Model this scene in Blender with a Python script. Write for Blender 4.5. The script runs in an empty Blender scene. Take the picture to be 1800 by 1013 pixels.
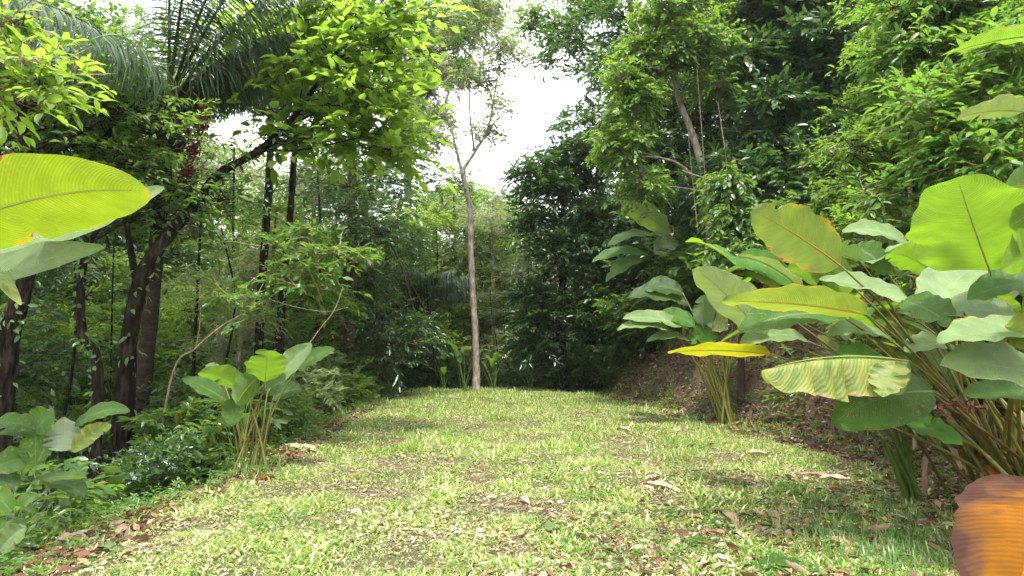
import bpy, math, random
import numpy as np
from mathutils import Vector

# ------------------------------------------------------------------ camera, sky, sun, exposure
S = bpy.context.scene
COL = S.collection
F = 1173.0
PITCH = math.atan(94.0 / F)
CAM = np.array([0.0, 0.0, 1.5])
cd = bpy.data.cameras.new('camera'); cam = bpy.data.objects.new('camera', cd); COL.objects.link(cam)
cam.location = CAM; cam.rotation_euler = (math.pi / 2 + PITCH, 0, 0)
cd.sensor_width = 36; cd.lens = 36 * F / 1800; cd.clip_start = 0.05; cd.clip_end = 3000
S.camera = cam

SUN_EL, SUN_AZ = math.radians(76), math.radians(172)      # azimuth clockwise from +Y
w = bpy.data.worlds.new('World'); S.world = w; w.use_nodes = True
nt = w.node_tree; nt.nodes.clear()
out = nt.nodes.new('ShaderNodeOutputWorld'); bg = nt.nodes.new('ShaderNodeBackground')
sky = nt.nodes.new('ShaderNodeTexSky'); sky.sky_type = 'NISHITA'; sky.sun_disc = False
sky.sun_elevation = SUN_EL; sky.sun_rotation = SUN_AZ; sky.dust_density = 3.0; sky.air_density = 1.0
tc = nt.nodes.new('ShaderNodeTexCoord'); nz = nt.nodes.new('ShaderNodeTexNoise')
nz.inputs['Scale'].default_value = 2.2; nz.inputs['Detail'].default_value = 6
nt.links.new(tc.outputs['Generated'], nz.inputs['Vector'])
mr = nt.nodes.new('ShaderNodeMapRange'); mr.inputs[1].default_value = .3; mr.inputs[2].default_value = .7
mr.inputs[3].default_value = .72; mr.inputs[4].default_value = .98
nt.links.new(nz.outputs['Fac'], mr.inputs[0])
mx = nt.nodes.new('ShaderNodeMix'); mx.data_type = 'RGBA'
nt.links.new(mr.outputs[0], mx.inputs[0]); nt.links.new(sky.outputs[0], mx.inputs[6]); mx.inputs[7].default_value = (6.2, 6.35, 6.6, 1)
nt.links.new(mx.outputs[2], bg.inputs['Color']); bg.inputs['Strength'].default_value = 0.15
nt.links.new(bg.outputs[0], out.inputs['Surface'])
sl = bpy.data.lights.new('sun', 'SUN'); sl.energy = 2.2; sl.angle = math.radians(7); sl.color = (1.0, .96, .88)
sun = bpy.data.objects.new('sun', sl); COL.objects.link(sun)
sd = Vector((math.cos(SUN_EL) * math.sin(SUN_AZ), math.cos(SUN_EL) * math.cos(SUN_AZ), math.sin(SUN_EL)))
sun.rotation_euler = sd.to_track_quat('Z', 'Y').to_euler(); sun.location = (6, 12, 40)
vs = S.view_settings
S.display_settings.display_device = 'sRGB'
vs.view_transform = 'Standard'; vs.look = 'None'; vs.gamma = 1; vs.use_curve_mapping = False; vs.exposure = 2.0
S.render.engine = 'CYCLES'
cy = S.cycles; cy.max_bounces = 7; cy.diffuse_bounces = 4; cy.glossy_bounces = 2; cy.transmission_bounces = 5
cy.volume_bounces = 1; cy.use_denoising = True; cy.sample_clamp_indirect = 6
cy.use_adaptive_sampling = True; cy.adaptive_threshold = 0.015

HAZE = 0.0004
rng = np.random.default_rng(7)
R = math.radians
UP = np.array([0, 0, 1.0])
def V(*a): return np.array(a, float)
def nrm(a): return a / np.maximum(np.linalg.norm(a, axis=-1, keepdims=True), 1e-9)
cp, sp = math.cos(PITCH), math.sin(PITCH)
def ray(px, py):
    a, b = (px - 900) / F, -(py - 506.5) / F
    return V(a, cp - b * sp, sp + b * cp)
def at(px, py, d):
    r = ray(px, py); return CAM + r * (d / r[1])

# ------------------------------------------------------------------ terrain
_LY = [-12, 0, 4.4, 6.3, 7.3, 9.5, 12.6, 16, 19.5, 22, 40]; _LX = [-3, -3.1, -3.4, -3.5, -3.1, -3.2, -3.5, -3.5, -3.4, -3.3, -4]
_RY = [-12, 0, 4, 5.2, 6.5, 8.8, 10.3, 13.5, 20, 26, 40]; _RX = [3.2, 3.2, 3.4, 3.7, 4.3, 5.0, 4.7, 3.8, 2.5, 2.3, 3]
_tab = {}
def vnoise(x, y, s, seed=0):
    k = seed
    if k not in _tab: _tab[k] = np.random.default_rng(1000 + seed).random((256, 256))
    t = _tab[k]; x = np.asarray(x, float) / s; y = np.asarray(y, float) / s
    xi = np.floor(x).astype(int); yi = np.floor(y).astype(int); fx = x - xi; fy = y - yi
    fx = fx * fx * (3 - 2 * fx); fy = fy * fy * (3 - 2 * fy)
    g = lambda a, b: t[a % 256, b % 256]
    return (g(xi, yi) * (1 - fx) + g(xi + 1, yi) * fx) * (1 - fy) + (g(xi, yi + 1) * (1 - fx) + g(xi + 1, yi + 1) * fx) * fy
def edges(y): return np.interp(y, _LY, _LX), np.interp(y, _RY, _RX)
def H(x, y):
    x = np.asarray(x, float); y = np.asarray(y, float)
    xl, xr = edges(y)
    u = np.maximum(xl - x, 0); r = np.maximum(x - xr, 0)
    left = -(0.62 * u) * (u < 5) - (3.1 + 0.25 * (u - 5)) * (u >= 5)
    left = np.maximum(left * np.clip(u / 1.0, 0, 1), -6)
    k = np.interp(y, [0, 4, 6, 9, 60], [.2, .25, .4, 1.0, 1.0])
    bank = np.where(r < 2.0, 1.25 * r, 2.5 + .42 * (r - 2.0)); bank = bank * np.clip(r / .7, 0, 1)
    right = np.minimum(bank * k + np.maximum(r - 3, 0) * .25 * (1 - k), 16)
    far = np.clip(y - 20.6 + .17 * np.clip(x + .7, -5, 5) ** 2, 0, None); wr = 1 / (1 + (r / 4) ** 2)
    drop = -np.where(far < 2, .12 * far ** 2, .48 + .3 * (far - 2)) * wr
    drop = np.maximum(drop, -5 * wr)
    hill = 22 / (1 + np.exp(-(np.hypot(x, y) - 130) / 18.0))
    z = left + right + drop + hill
    z = z - .10 * ((x + .8) / 4.3) ** 2 * (u == 0) * (r == 0) - .10 * (u > 0) * 1.0 * np.clip(1, 0, 1) * .9 - .08 * (r > 0)
    z = z + (vnoise(x, y, .55, 1) - .5) * .05 + (vnoise(x, y, 1.7, 2) - .5) * .10
    z = z + (vnoise(x, y, .8, 3) - .5) * .25 * np.clip((u + r) / 1.5, 0, 1)
    return z
def ground(px, py):
    r = ray(px, py); prev = None
    for t in np.arange(1.0, 80, .04):
        p = CAM + r * t
        if p[2] <= H(p[0], p[1]): return p
    return CAM + r * 25

# ------------------------------------------------------------------ mesh helpers
def mesh_np(name, verts, faces, uv=None, smooth=False):
    """faces: (n,3) or (n,4) int array"""
    me = bpy.data.meshes.new(name)
    verts = np.asarray(verts, np.float32); faces = np.asarray(faces, np.int32); n, k = faces.shape
    me.vertices.add(len(verts)); me.vertices.foreach_set('co', verts.ravel())
    me.loops.add(n * k); me.loops.foreach_set('vertex_index', faces.ravel())
    me.polygons.add(n); me.polygons.foreach_set('loop_start', np.arange(0, n * k, k, dtype=np.int32))
    me.polygons.foreach_set('loop_total', np.full(n, k, np.int32))
    if uv is not None:
        l = me.uv_layers.new(name='UVMap'); l.data.foreach_set('uv', np.asarray(uv, np.float32)[faces.ravel()].ravel())
    if smooth: me.polygons.foreach_set('use_smooth', np.ones(n, bool))
    me.update(calc_edges=True)
    return me
def link(name, me, mat=None, parent=None, **props):
    o = bpy.data.objects.new(name, me); COL.objects.link(o)
    if me is not None and mat is not None and not me.materials: me.materials.append(mat)
    if parent is not None: o.parent = parent
    for k, v in props.items(): o[k] = v
    return o
def thing(name, label, category, loc=(0, 0, 0), group=None, rz=0, scale=1):
    o = bpy.data.objects.new(name, None); COL.objects.link(o); o.location = loc; o.rotation_euler[2] = rz
    o.scale = (scale,) * 3 if not hasattr(scale, '__len__') else scale
    o.empty_display_size = .2
    o['label'] = label; o['category'] = category
    if group: o['group'] = group
    return o
class Bag:
    def __init__(s): s.v = []; s.f = []; s.n = 0
    def add(s, v, f): s.v.append(v); s.f.append(f + s.n); s.n += len(v)
    def mesh(s, name, smooth=False): return mesh_np(name, np.concatenate(s.v), np.concatenate(s.f), smooth=smooth)
    def move(s, d): s.v = [v - d for v in s.v]; return s

TEMPL = {  # along, across, lift ; triangles
    'rh': ([(0, 0, 0), (.42, .5, .10), (1, 0, -.12), (.42, -.5, .10)], [(0, 3, 2), (0, 2, 1)]),
    'ov': ([(0, 0, 0), (.26, .42, .06), (.68, .38, 0), (1, 0, -.18), (.68, -.38, 0), (.26, -.42, .06), (.5, 0, -.03)],
           [(0, 6, 1), (1, 6, 2), (2, 6, 3), (3, 6, 4), (4, 6, 5), (5, 6, 0)]),
    'st': ([(0, .5, 0), (0, -.5, 0), (.55, .42, .0), (.55, -.42, .0), (1, 0, -.25)], [(0, 1, 3), (0, 3, 2), (2, 3, 4)]),
    'tri': ([(0, .5, 0), (0, -.5, 0), (1, 0, 0)], [(0, 1, 2)]),
    'hang': ([(0, .5, 0), (0, -.5, 0), (.33, .5, -.08), (.33, -.5, -.08), (.65, .35, -.34), (.65, -.35, -.34), (.82, 0, -.8)],
             [(0, 1, 3), (0, 3, 2), (2, 3, 5), (2, 5, 4), (4, 5, 6)]),
}
def leaves(bag, P, D, N, L, W, t='rh'):
    tv, tf = TEMPL[t]; tv = np.array(tv, float); tf = np.array(tf, int)
    D = nrm(D); Sd = nrm(np.cross(N, D)); N = np.cross(D, Sd)
    L = np.broadcast_to(np.asarray(L, float), (len(P),)); W = np.broadcast_to(np.asarray(W, float), (len(P),))
    v = (P[:, None, :] + tv[None, :, 0, None] * (L[:, None] * D)[:, None, :]
         + tv[None, :, 1, None] * (W[:, None] * Sd)[:, None, :] + tv[None, :, 2, None] * (L[:, None] * N)[:, None, :])
    f = tf[None] + (np.arange(len(P)) * len(tv))[:, None, None]
    bag.add(v.reshape(-1, 3), f.reshape(-1, 3))
def sprigs(bag, C, O, tl, k, L, W, g, t='rh', flat=.35, ang=.9, droop=.25):
    """k leaves set alternately along each twig that starts at C and grows along O"""
    M = len(C); O = nrm(O)
    s = np.tile(np.arange(k) / k, (M, 1)); s = s + g.random((M, k)) * .06
    side = np.where(np.arange(k) % 2 == 0, 1, -1)[None, :] * np.ones((M, 1))
    hor = nrm(np.cross(O, UP + g.normal(0, .35, (M, 3))))
    tl = np.broadcast_to(np.asarray(tl, float), (M,))
    P = C[:, None, :] + O[:, None, :] * (s * tl[:, None])[..., None] - UP * ((s ** 2) * droop * tl[:, None])[..., None]
    P = P + g.normal(0, .04, P.shape) * tl[:, None, None]
    a = (ang * (1 - .55 * s) + g.normal(0, .25, s.shape))[..., None]
    D = O[:, None, :] * np.cos(a) + hor[:, None, :] * side[..., None] * np.sin(a) - UP * (droop * (.4 + g.random(s.shape)))[..., None]
    N = UP[None, None, :] + g.normal(0, flat, P.shape)
    sz = (.45 + .95 * g.random((M, k)))
    leaves(bag, P.reshape(-1, 3), D.reshape(-1, 3), N.reshape(-1, 3), (L * sz).ravel(), (W * sz).ravel(), t)
def smooth_path(pts, n):
    pts = np.asarray(pts, float)
    if len(pts) < 3: 
        t = np.linspace(0, 1, n)[:, None]; return pts[0] * (1 - t) + pts[-1] * t
    P = np.vstack([2 * pts[0] - pts[1], pts, 2 * pts[-1] - pts[-2]]); m = len(pts) - 1; outp = []
    for q in np.linspace(0, m - 1e-6, n):
        i = int(q); t = q - i; a, b, c, d = P[i], P[i + 1], P[i + 2], P[i + 3]
        outp.append(.5 * (2 * b + (c - a) * t + (2 * a - 5 * b + 4 * c - d) * t * t + (3 * b - a - 3 * c + d) * t ** 3))
    return np.array(outp)
def tube(bag, pts, r0, r1, n=10, sides=6, rough=0.0, g=None, flare=0):
    c = smooth_path(pts, n); tan = nrm(np.gradient(c, axis=0))
    ref = np.where(abs(tan[:, 2:3]) > .9, V(1, 0, 0)[None], UP[None]); ref = V(1, 0, 0)[None] * np.ones((n, 1)) if abs(tan[0, 2]) > .7 else ref
    a = nrm(np.cross(tan, ref)); b = np.cross(tan, a)
    th = np.arange(sides) * 2 * math.pi / sides; t = np.linspace(0, 1, n)
    r = r0 + (r1 - r0) * t + flare * np.exp(-t * 18) * r0
    rr = r[:, None] * np.ones((1, sides))
    if rough: rr = rr * (1 + (g or rng).normal(0, rough, rr.shape))
    v = c[:, None, :] + rr[..., None] * (np.cos(th)[None, :, None] * a[:, None, :] + np.sin(th)[None, :, None] * b[:, None, :])
    v = np.vstack([v.reshape(-1, 3), c[-1] + tan[-1] * r1])
    i, j = np.meshgrid(np.arange(n - 1), np.arange(sides), indexing='ij'); i = i.ravel(); j = j.ravel(); j2 = (j + 1) % sides
    q = np.stack([i * sides + j, i * sides + j2, (i + 1) * sides + j2, (i + 1) * sides + j], 1)
    f = np.vstack([q[:, [0, 1, 2]], q[:, [0, 2, 3]]])
    jj = np.arange(sides); cap = np.stack([(n - 1) * sides + jj, (n - 1) * sides + (jj + 1) % sides, np.full(sides, n * sides)], 1)
    bag.add(v, np.vstack([f, cap])); return c

# ------------------------------------------------------------------ materials
def M_(name):
    m = bpy.data.materials.new(name); m.use_nodes = True; m.node_tree.nodes.clear(); return m, m.node_tree.nodes, m.node_tree.links
def N_(ns, kind, **k):
    n = ns.new(kind)
    for a, b in k.items(): setattr(n, a, b)
    return n
def ramp(ns, stops):
    r = ns.new('ShaderNodeValToRGB'); e = r.color_ramp.elements
    while len(e) < len(stops): e.new(.5)
    for x, (p, c) in zip(e, stops): x.position = p; x.color = (*c, 1)
    return r
def math_(ns, ls, op, a, b=None, clamp=False):
    n = ns.new('ShaderNodeMath'); n.operation = op; n.use_clamp = clamp
    for i, x in enumerate((a, b)):
        if x is None: continue
        if hasattr(x, 'links'): ls.new(x, n.inputs[i])
        else: n.inputs[i].default_value = x
    return n.outputs[0]
def mixc(ns, ls, f, a, b):
    n = ns.new('ShaderNodeMix'); n.data_type = 'RGBA'
    for i, x in ((0, f), (6, a), (7, b)):
        if hasattr(x, 'links'): ls.new(x, n.inputs[i])
        else: n.inputs[i].default_value = x if i == 0 else (*x, 1)
    return n.outputs[2]
def leafmat(name, stops, tr=.4, tcol=(.30, .50, .05), rough=.42, spec=.5, tmul=1.0):
    m, ns, ls = M_(name)
    geo = ns.new('ShaderNodeNewGeometry'); rp = ramp(ns, stops); ls.new(geo.outputs['Random Per Island'], rp.inputs[0])
    oi = ns.new('ShaderNodeObjectInfo'); tx = ns.new('ShaderNodeTexCoord'); no = ns.new('ShaderNodeTexNoise'); no.inputs['Scale'].default_value = .7
    ls.new(tx.outputs['Object'], no.inputs['Vector'])
    hs = ns.new('ShaderNodeHueSaturation')
    v = math_(ns, ls, 'ADD', math_(ns, ls, 'MULTIPLY', no.outputs['Fac'], .8), .6)
    v = math_(ns, ls, 'MULTIPLY', v, math_(ns, ls, 'ADD', math_(ns, ls, 'MULTIPLY', oi.outputs['Random'], .3), .85))
    ls.new(v, hs.inputs['Value']); ls.new(rp.outputs[0], hs.inputs['Color'])
    p = ns.new('ShaderNodeBsdfPrincipled'); p.inputs['Roughness'].default_value = rough; p.inputs['Specular IOR Level'].default_value = spec
    ls.new(hs.outputs[0], p.inputs['Base Color'])
    t = ns.new('ShaderNodeBsdfTranslucent')
    tc_ = mixc(ns, ls, .55, hs.outputs[0], tcol)
    ls.new(tc_, t.inputs['Color'])
    mx = ns.new('ShaderNodeMixShader'); mx.inputs[0].default_value = tr; ls.new(p.outputs[0], mx.inputs[1]); ls.new(t.outputs[0], mx.inputs[2])
    o = ns.new('ShaderNodeOutputMaterial'); ls.new(mx.outputs[0], o.inputs[0]); return m
def big(name, top, under, trans, edge=(.45, .32, .03), edge_amt=.0, dead=(.22, .09, .03), stripe=0.0, tr=.42, rough=.42, veins=64, blotch=0.0, bump=.6, va=.16, spec=.45, esoft=8, ribc=(.30, .38, .14), speck=.6):
    m, ns, ls = M_(name)
    uv = ns.new('ShaderNodeUVMap'); uv.uv_map = 'UVMap'; sx = ns.new('ShaderNodeSeparateXYZ'); ls.new(uv.outputs[0], sx.inputs[0])
    u, v = sx.outputs[0], sx.outputs[1]
    dv = math_(ns, ls, 'MULTIPLY', math_(ns, ls, 'ABSOLUTE', math_(ns, ls, 'SUBTRACT', v, .5)), 2)
    tx = ns.new('ShaderNodeTexCoord')
    n1 = ns.new('ShaderNodeTexNoise'); n1.inputs['Scale'].default_value = 9; n1.inputs['Detail'].default_value = 5; ls.new(tx.outputs['Object'], n1.inputs['Vector'])
    n2 = ns.new('ShaderNodeTexNoise'); n2.inputs['Scale'].default_value = 3; ls.new(tx.outputs['Object'], n2.inputs['Vector'])
    n3 = ns.new('ShaderNodeTexNoise'); n3.inputs['Scale'].default_value = 45; n3.inputs['Detail'].default_value = 3; ls.new(tx.outputs['Object'], n3.inputs['Vector'])
    ph = math_(ns, ls, 'SUBTRACT', math_(ns, ls, 'MULTIPLY', u, veins), math_(ns, ls, 'MULTIPLY', math_(ns, ls, 'POWER', dv, 1.4), veins * .16))
    ph = math_(ns, ls, 'ADD', ph, math_(ns, ls, 'MULTIPLY', n1.outputs['Fac'], .7))
    wv = math_(ns, ls, 'SINE', math_(ns, ls, 'MULTIPLY', ph, 6.283))
    cb = ns.new('ShaderNodeCombineXYZ'); ls.new(math_(ns, ls, 'MULTIPLY', ph, .42), cb.inputs[0]); ls.new(math_(ns, ls, 'MULTIPLY', v, 2.2), cb.inputs[1])
    oi = ns.new('ShaderNodeObjectInfo'); ls.new(math_(ns, ls, 'MULTIPLY', oi.outputs['Random'], 50), cb.inputs[2])
    ns_ = ns.new('ShaderNodeTexNoise'); ns_.inputs['Scale'].default_value = 1; ns_.inputs['Detail'].default_value = 5; ns_.inputs['Roughness'].default_value = .6; ls.new(cb.outputs[0], ns_.inputs['Vector'])
    sk = math_(ns, ls, 'MULTIPLY', math_(ns, ls, 'SUBTRACT', ns_.outputs['Fac'], .38), 4, True)
    geo = ns.new('ShaderNodeNewGeometry')
    pt_ = math_(ns, ls, 'MULTIPLY', math_(ns, ls, 'SUBTRACT', math_(ns, ls, 'ADD', math_(ns, ls, 'MULTIPLY', n2.outputs['Fac'], .6), math_(ns, ls, 'MULTIPLY', n1.outputs['Fac'], .5)), .3), 2.2, True)
    topc = mixc(ns, ls, pt_, tuple(c * .62 for c in top), tuple(c * 1.4 for c in top))
    base = mixc(ns, ls, geo.outputs['Backfacing'], topc, mixc(ns, ls, pt_, tuple(c * .75 for c in under), tuple(min(.8, c * 1.15) for c in under)))
    base = mixc(ns, ls, math_(ns, ls, 'MULTIPLY', math_(ns, ls, 'ADD', wv, 1), va), base, tuple(c * .45 for c in top))
    base = mixc(ns, ls, math_(ns, ls, 'MULTIPLY', sk, .30), base, tuple(c * .55 for c in top))
    # pale midrib
    rib = math_(ns, ls, 'SUBTRACT', 1, math_(ns, ls, 'MULTIPLY', dv, 38), True)
    base = mixc(ns, ls, math_(ns, ls, 'MULTIPLY', rib, .75, True), base, ribc)
    tcol = mixc(ns, ls, math_(ns, ls, 'MULTIPLY', math_(ns, ls, 'ADD', wv, 1), .16), mixc(ns, ls, pt_, tuple(c * .7 for c in trans), tuple(c * 1.12 for c in trans)), tuple(c * .4 for c in trans))
    tcol = mixc(ns, ls, rib, tcol, tuple(c * .35 for c in trans))
    tcol = mixc(ns, ls, math_(ns, ls, 'MULTIPLY', sk, .28), tcol, tuple(c * .5 for c in trans))
    # small specks of damage
    sp_ = math_(ns, ls, 'GREATER_THAN', n3.outputs['Fac'], .63)
    base = mixc(ns, ls, math_(ns, ls, 'MULTIPLY', sp_, speck), base, (.30, .26, .12))
    if stripe:
        st = math_(ns, ls, 'MULTIPLY', math_(ns, ls, 'SUBTRACT', 1.2, math_(ns, ls, 'MULTIPLY', sk, 1.5)), stripe * 1.3, True)
        base = mixc(ns, ls, st, base, edge); tcol = mixc(ns, ls, st, tcol, tuple(c * 1.3 for c in edge))
    if blotch:
        bl = math_(ns, ls, 'MULTIPLY', math_(ns, ls, 'SUBTRACT', math_(ns, ls, 'ADD', math_(ns, ls, 'MULTIPLY', n2.outputs['Fac'], .5), math_(ns, ls, 'MULTIPLY', ns_.outputs['Fac'], .55)), .56 - blotch * .3), 8, True)
        base = mixc(ns, ls, bl, base, dead); tcol = mixc(ns, ls, bl, tcol, dead)
    if edge_amt:
        ends = math_(ns, ls, 'MAXIMUM', dv, math_(ns, ls, 'POWER', math_(ns, ls, 'ABSOLUTE', math_(ns, ls, 'SUBTRACT', math_(ns, ls, 'MULTIPLY', u, 2), 1)), 3))
        e = math_(ns, ls, 'ADD', ends, math_(ns, ls, 'MULTIPLY', math_(ns, ls, 'SUBTRACT', n1.outputs['Fac'], .5), .75))
        e = math_(ns, ls, 'ADD', e, math_(ns, ls, 'MULTIPLY', math_(ns, ls, 'SUBTRACT', n2.outputs['Fac'], .5), .55))
        e = math_(ns, ls, 'ADD', e, math_(ns, ls, 'MULTIPLY', math_(ns, ls, 'SUBTRACT', ns_.outputs['Fac'], .5), .5))
        e1 = math_(ns, ls, 'MULTIPLY', math_(ns, ls, 'SUBTRACT', e, 1 - edge_amt), esoft, True)
        base = mixc(ns, ls, e1, base, edge); tcol = mixc(ns, ls, e1, tcol, tuple(min(c * 1.5, .8) for c in edge))
        e2 = math_(ns, ls, 'MULTIPLY', math_(ns, ls, 'SUBTRACT', e, 1.06 - edge_amt * .4), 14, True)
        base = mixc(ns, ls, e2, base, dead); tcol = mixc(ns, ls, e2, tcol, dead)
    bmp = ns.new('ShaderNodeBump'); bmp.inputs['Strength'].default_value = bump; bmp.inputs['Distance'].default_value = .004; ls.new(wv, bmp.inputs['Height'])
    p = ns.new('ShaderNodeBsdfPrincipled'); p.inputs['Roughness'].default_value = rough; p.inputs['Specular IOR Level'].default_value = spec; ls.new(base, p.inputs['Base Color']); ls.new(bmp.outputs[0], p.inputs['Normal'])
    t = ns.new('ShaderNodeBsdfTranslucent'); ls.new(tcol, t.inputs['Color'])
    mx = ns.new('ShaderNodeMixShader'); mx.inputs[0].default_value = tr; ls.new(p.outputs[0], mx.inputs[1]); ls.new(t.outputs[0], mx.inputs[2])
    o = ns.new('ShaderNodeOutputMaterial'); ls.new(mx.outputs[0], o.inputs[0]); return m
def solid(name, stops, scale=8, rough=.85, bump=.5, dist=.02, stretch=(1, 1, 1), detail=6, spec=.2):
    m, ns, ls = M_(name)
    tx = ns.new('ShaderNodeTexCoord'); mp = ns.new('ShaderNodeMapping'); mp.inputs['Scale'].default_value = stretch; ls.new(tx.outputs['Object'], mp.inputs[0])
    n = ns.new('ShaderNodeTexNoise'); n.inputs['Scale'].default_value = scale; n.inputs['Detail'].default_value = detail; n.inputs['Roughness'].default_value = .65
    ls.new(mp.outputs[0], n.inputs['Vector']); rp = ramp(ns, stops); ls.new(n.outputs['Fac'], rp.inputs[0])
    b = ns.new('ShaderNodeBump'); b.inputs['Strength'].default_value = bump; b.inputs['Distance'].default_value = dist; ls.new(n.outputs['Fac'], b.inputs['Height'])
    p = ns.new('ShaderNodeBsdfPrincipled'); p.inputs['Roughness'].default_value = rough; p.inputs['Specular IOR Level'].default_value = spec
    ls.new(rp.outputs[0], p.inputs['Base Color']); ls.new(b.outputs[0], p.inputs['Normal'])
    o = ns.new('ShaderNodeOutputMaterial'); ls.new(p.outputs[0], o.inputs[0]); return m

LM = dict(
    dark=leafmat('leaf_dark', [(0, (.022, .055, .020)), (.6, (.040, .095, .030)), (.93, (.075, .14, .038)), (1, (.14, .15, .03))], .32, (.16, .34, .03),   .32, .8),
    mid=leafmat('leaf_mid', [(0, (.040, .10, .028)), (.6, (.078, .155, .040)), (.95, (.11, .19, .03)), (1, (.22, .18, .04))], .45, (.34, .56, .04), .33, .6),
    bright=leafmat('leaf_bright', [(0, (.045, .13, .030)), (.6, (.075, .18, .035)), (.93, (.13, .23, .04)), (1, (.32, .28, .04))], .46, (.30, .52, .04), .34, .6),
    lime=leafmat('leaf_lime', [(0, (.08, .18, .012)), (.7, (.14, .26, .018)), (1, (.26, .34, .05))], .58, (.46, .70, .07), .45, .4),
    vinegreen=leafmat('leaf_creeper', [(0, (.05, .13, .02)), (.5, (.10, .20, .03)), (1, (.20, .28, .05))], .45, (.36, .60, .04), .36, .5),
    pale=leafmat('leaf_pale', [(0, (.10, .15, .065)), (.6, (.16, .21, .09)), (1, (.28, .31, .15))], .5, (.46, .58, .18), .40, .5),
    olive=leafmat('leaf_olive', [(0, (.06, .09, .02)), (.6, (.11, .15, .03)), (.9, (.19, .20, .05)), (1, (.3, .2, .05))], .42, (.42, .5, .05), .45, .4),
    palm=leafmat('leaf_palm', [(0, (.030, .060, .028)), (.7, (.055, .095, .045)), (1, (.13, .16, .10))], .28, (.18, .30, .06), .32, .6),
    grass=leafmat('grass_blade', [(0, (.08, .18, .03)), (.35, (.17, .28, .05)), (.68, (.29, .37, .10)), (.8, (.45, .45, .21)), (1, (.58, .53, .34))], .40, (.50, .60, .10), .5, .35),
    straw=leafmat('dry_straw', [(0, (.20, .13, .075)), (.5, (.34, .26, .16)), (1, (.50, .42, .29))], .2, (.5, .4, .2), .7, .2),
    litter=leafmat('leaf_litter', [(0, (.045, .022, .013)), (.4, (.12, .058, .032)), (.75, (.22, .125, .075)), (.9, (.32, .22, .15)), (1, (.46, .36, .27))], .12, (.4, .22, .08), .75, .2),
    fruit=leafmat('red_fruit', [(0, (.05, .010, .008)), (1, (.17, .022, .014))], .0, (.3, .1, .05), .4, .5),
)
B_ = dict(
    green=big('blade_green', (.060, .15, .022), (.13, .22, .10), (.26, .46, .03), edge=(.22, .20, .05), edge_amt=.015),
    fresh=big('blade_fresh', (.085, .24, .03), (.19, .32, .10), (.22, .39, .015), tr=.5),
    waxy=big('blade_waxy', (.19, .29, .11), (.36, .43, .30), (.26, .36, .06), tr=.32, rough=.45, spec=.3, edge=(.40, .34, .16), edge_amt=.02),
    yellow=big('blade_yellow_edge', (.11, .22, .03), (.22, .31, .09), (.27, .36, .035), edge=(.36, .24, .02), edge_amt=.07, tr=.50),
    gold=big('blade_golden', (.20, .27, .02), (.26, .30, .04), (.42, .46, .01), edge=(.46, .28, .01), edge_amt=.20, tr=.5),
    dying=big('blade_dying', (.15, .24, .045), (.20, .27, .07), (.36, .42, .04), edge=(.36, .35, .09), edge_amt=.08, stripe=.4, dead=(.46, .32, .20), veins=40, va=.14, bump=.3),
    glow=big('blade_glowing', (.10, .20, .02), (.17, .25, .05), (.30, .41, .012), edge=(.36, .24, .015), edge_amt=.03, tr=.55),
    brown=big('blade_orange_brown', (.24, .088, .003), (.24, .09, .005), (.36, .14, .004), edge=(.075, .036, .022), edge_amt=.56, dead=(.06, .026, .016), tr=.35, veins=34, blotch=.10, rough=.6, bump=.15, va=.12, spec=.08, esoft=2.2, ribc=(.42, .22, .03), speck=0),
    dry=big('blade_dry', (.40, .26, .17), (.48, .34, .24), (.5, .3, .12), edge=(.3, .16, .09), edge_amt=.2, dead=(.14, .07, .04), tr=.12, veins=26, rough=.7),
    pink=big('blade_pink_dry', (.50, .34, .26), (.55, .40, .32), (.5, .3, .2), edge=(.4, .24, .17), edge_amt=.1, tr=.1, veins=22, rough=.65),
    banana=big('blade_banana', (.09, .22, .05), (.26, .40, .15), (.42, .62, .06), veins=46),
    shade=big('blade_shaded', (.050, .11, .028), (.12, .18, .12), (.16, .28, .04), veins=46),  # darker copy of the green blade, shade put into its colour
)
BARK = dict(
    dark=solid('bark_dark', [(.35, (.004, .003, .003)), (.5, (.016, .012, .009)), (.66, (.05, .04, .03)), (.74, (.022, .032, .012))], 16, .95, 1, .05, (1, 1, .22), spec=.05),  # near black: backlit shade of the trunks put into the colour; green is moss
    brown=solid('bark_brown', [(.3, (.03, .022, .015)), (.6, (.08, .06, .04)), (.8, (.17, .15, .11))], 9, .9, .8, .03, (1, 1, .3)),
    pale=solid('bark_pale', [(.3, (.10, .075, .055)), (.5, (.27, .22, .175)), (.7, (.46, .42, .36))], 11, .85, .7, .02, (1, 1, .35)),
    twig=solid('twig_pale', [(.3, (.16, .11, .07)), (.7, (.34, .26, .17))], 14, .8, .4, .01),
    palm=solid('bark_palm', [(.3, (.010, .007, .005)), (.7, (.055, .04, .028))], 10, .9, 1, .05, (.4, .4, 1.6)),
)
STEM = dict(
    olive=solid('stem_olive', [(.3, (.07, .085, .015)), (.55, (.15, .14, .025)), (.8, (.21, .145, .03))], 12, .5, .2, .005, (1, 1, .3), spec=.4),
    dark=solid('stem_dark', [(.3, (.05, .045, .015)), (.8, (.16, .10, .03))], 12, .5, .2, .005, spec=.4),
    green=solid('stem_green', [(.3, (.06, .12, .02)), (.8, (.14, .22, .04))], 12, .5, .2, .005, spec=.4),
)
RIB = solid('midrib_pale', [(.3, (.22, .26, .06)), (.8, (.34, .34, .12))], 12, .5, .1, .003)
RIBD = solid('midrib_amber', [(.3, (.40, .22, .03)), (.8, (.5, .3, .06))], 12, .5, .1, .003)

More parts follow.
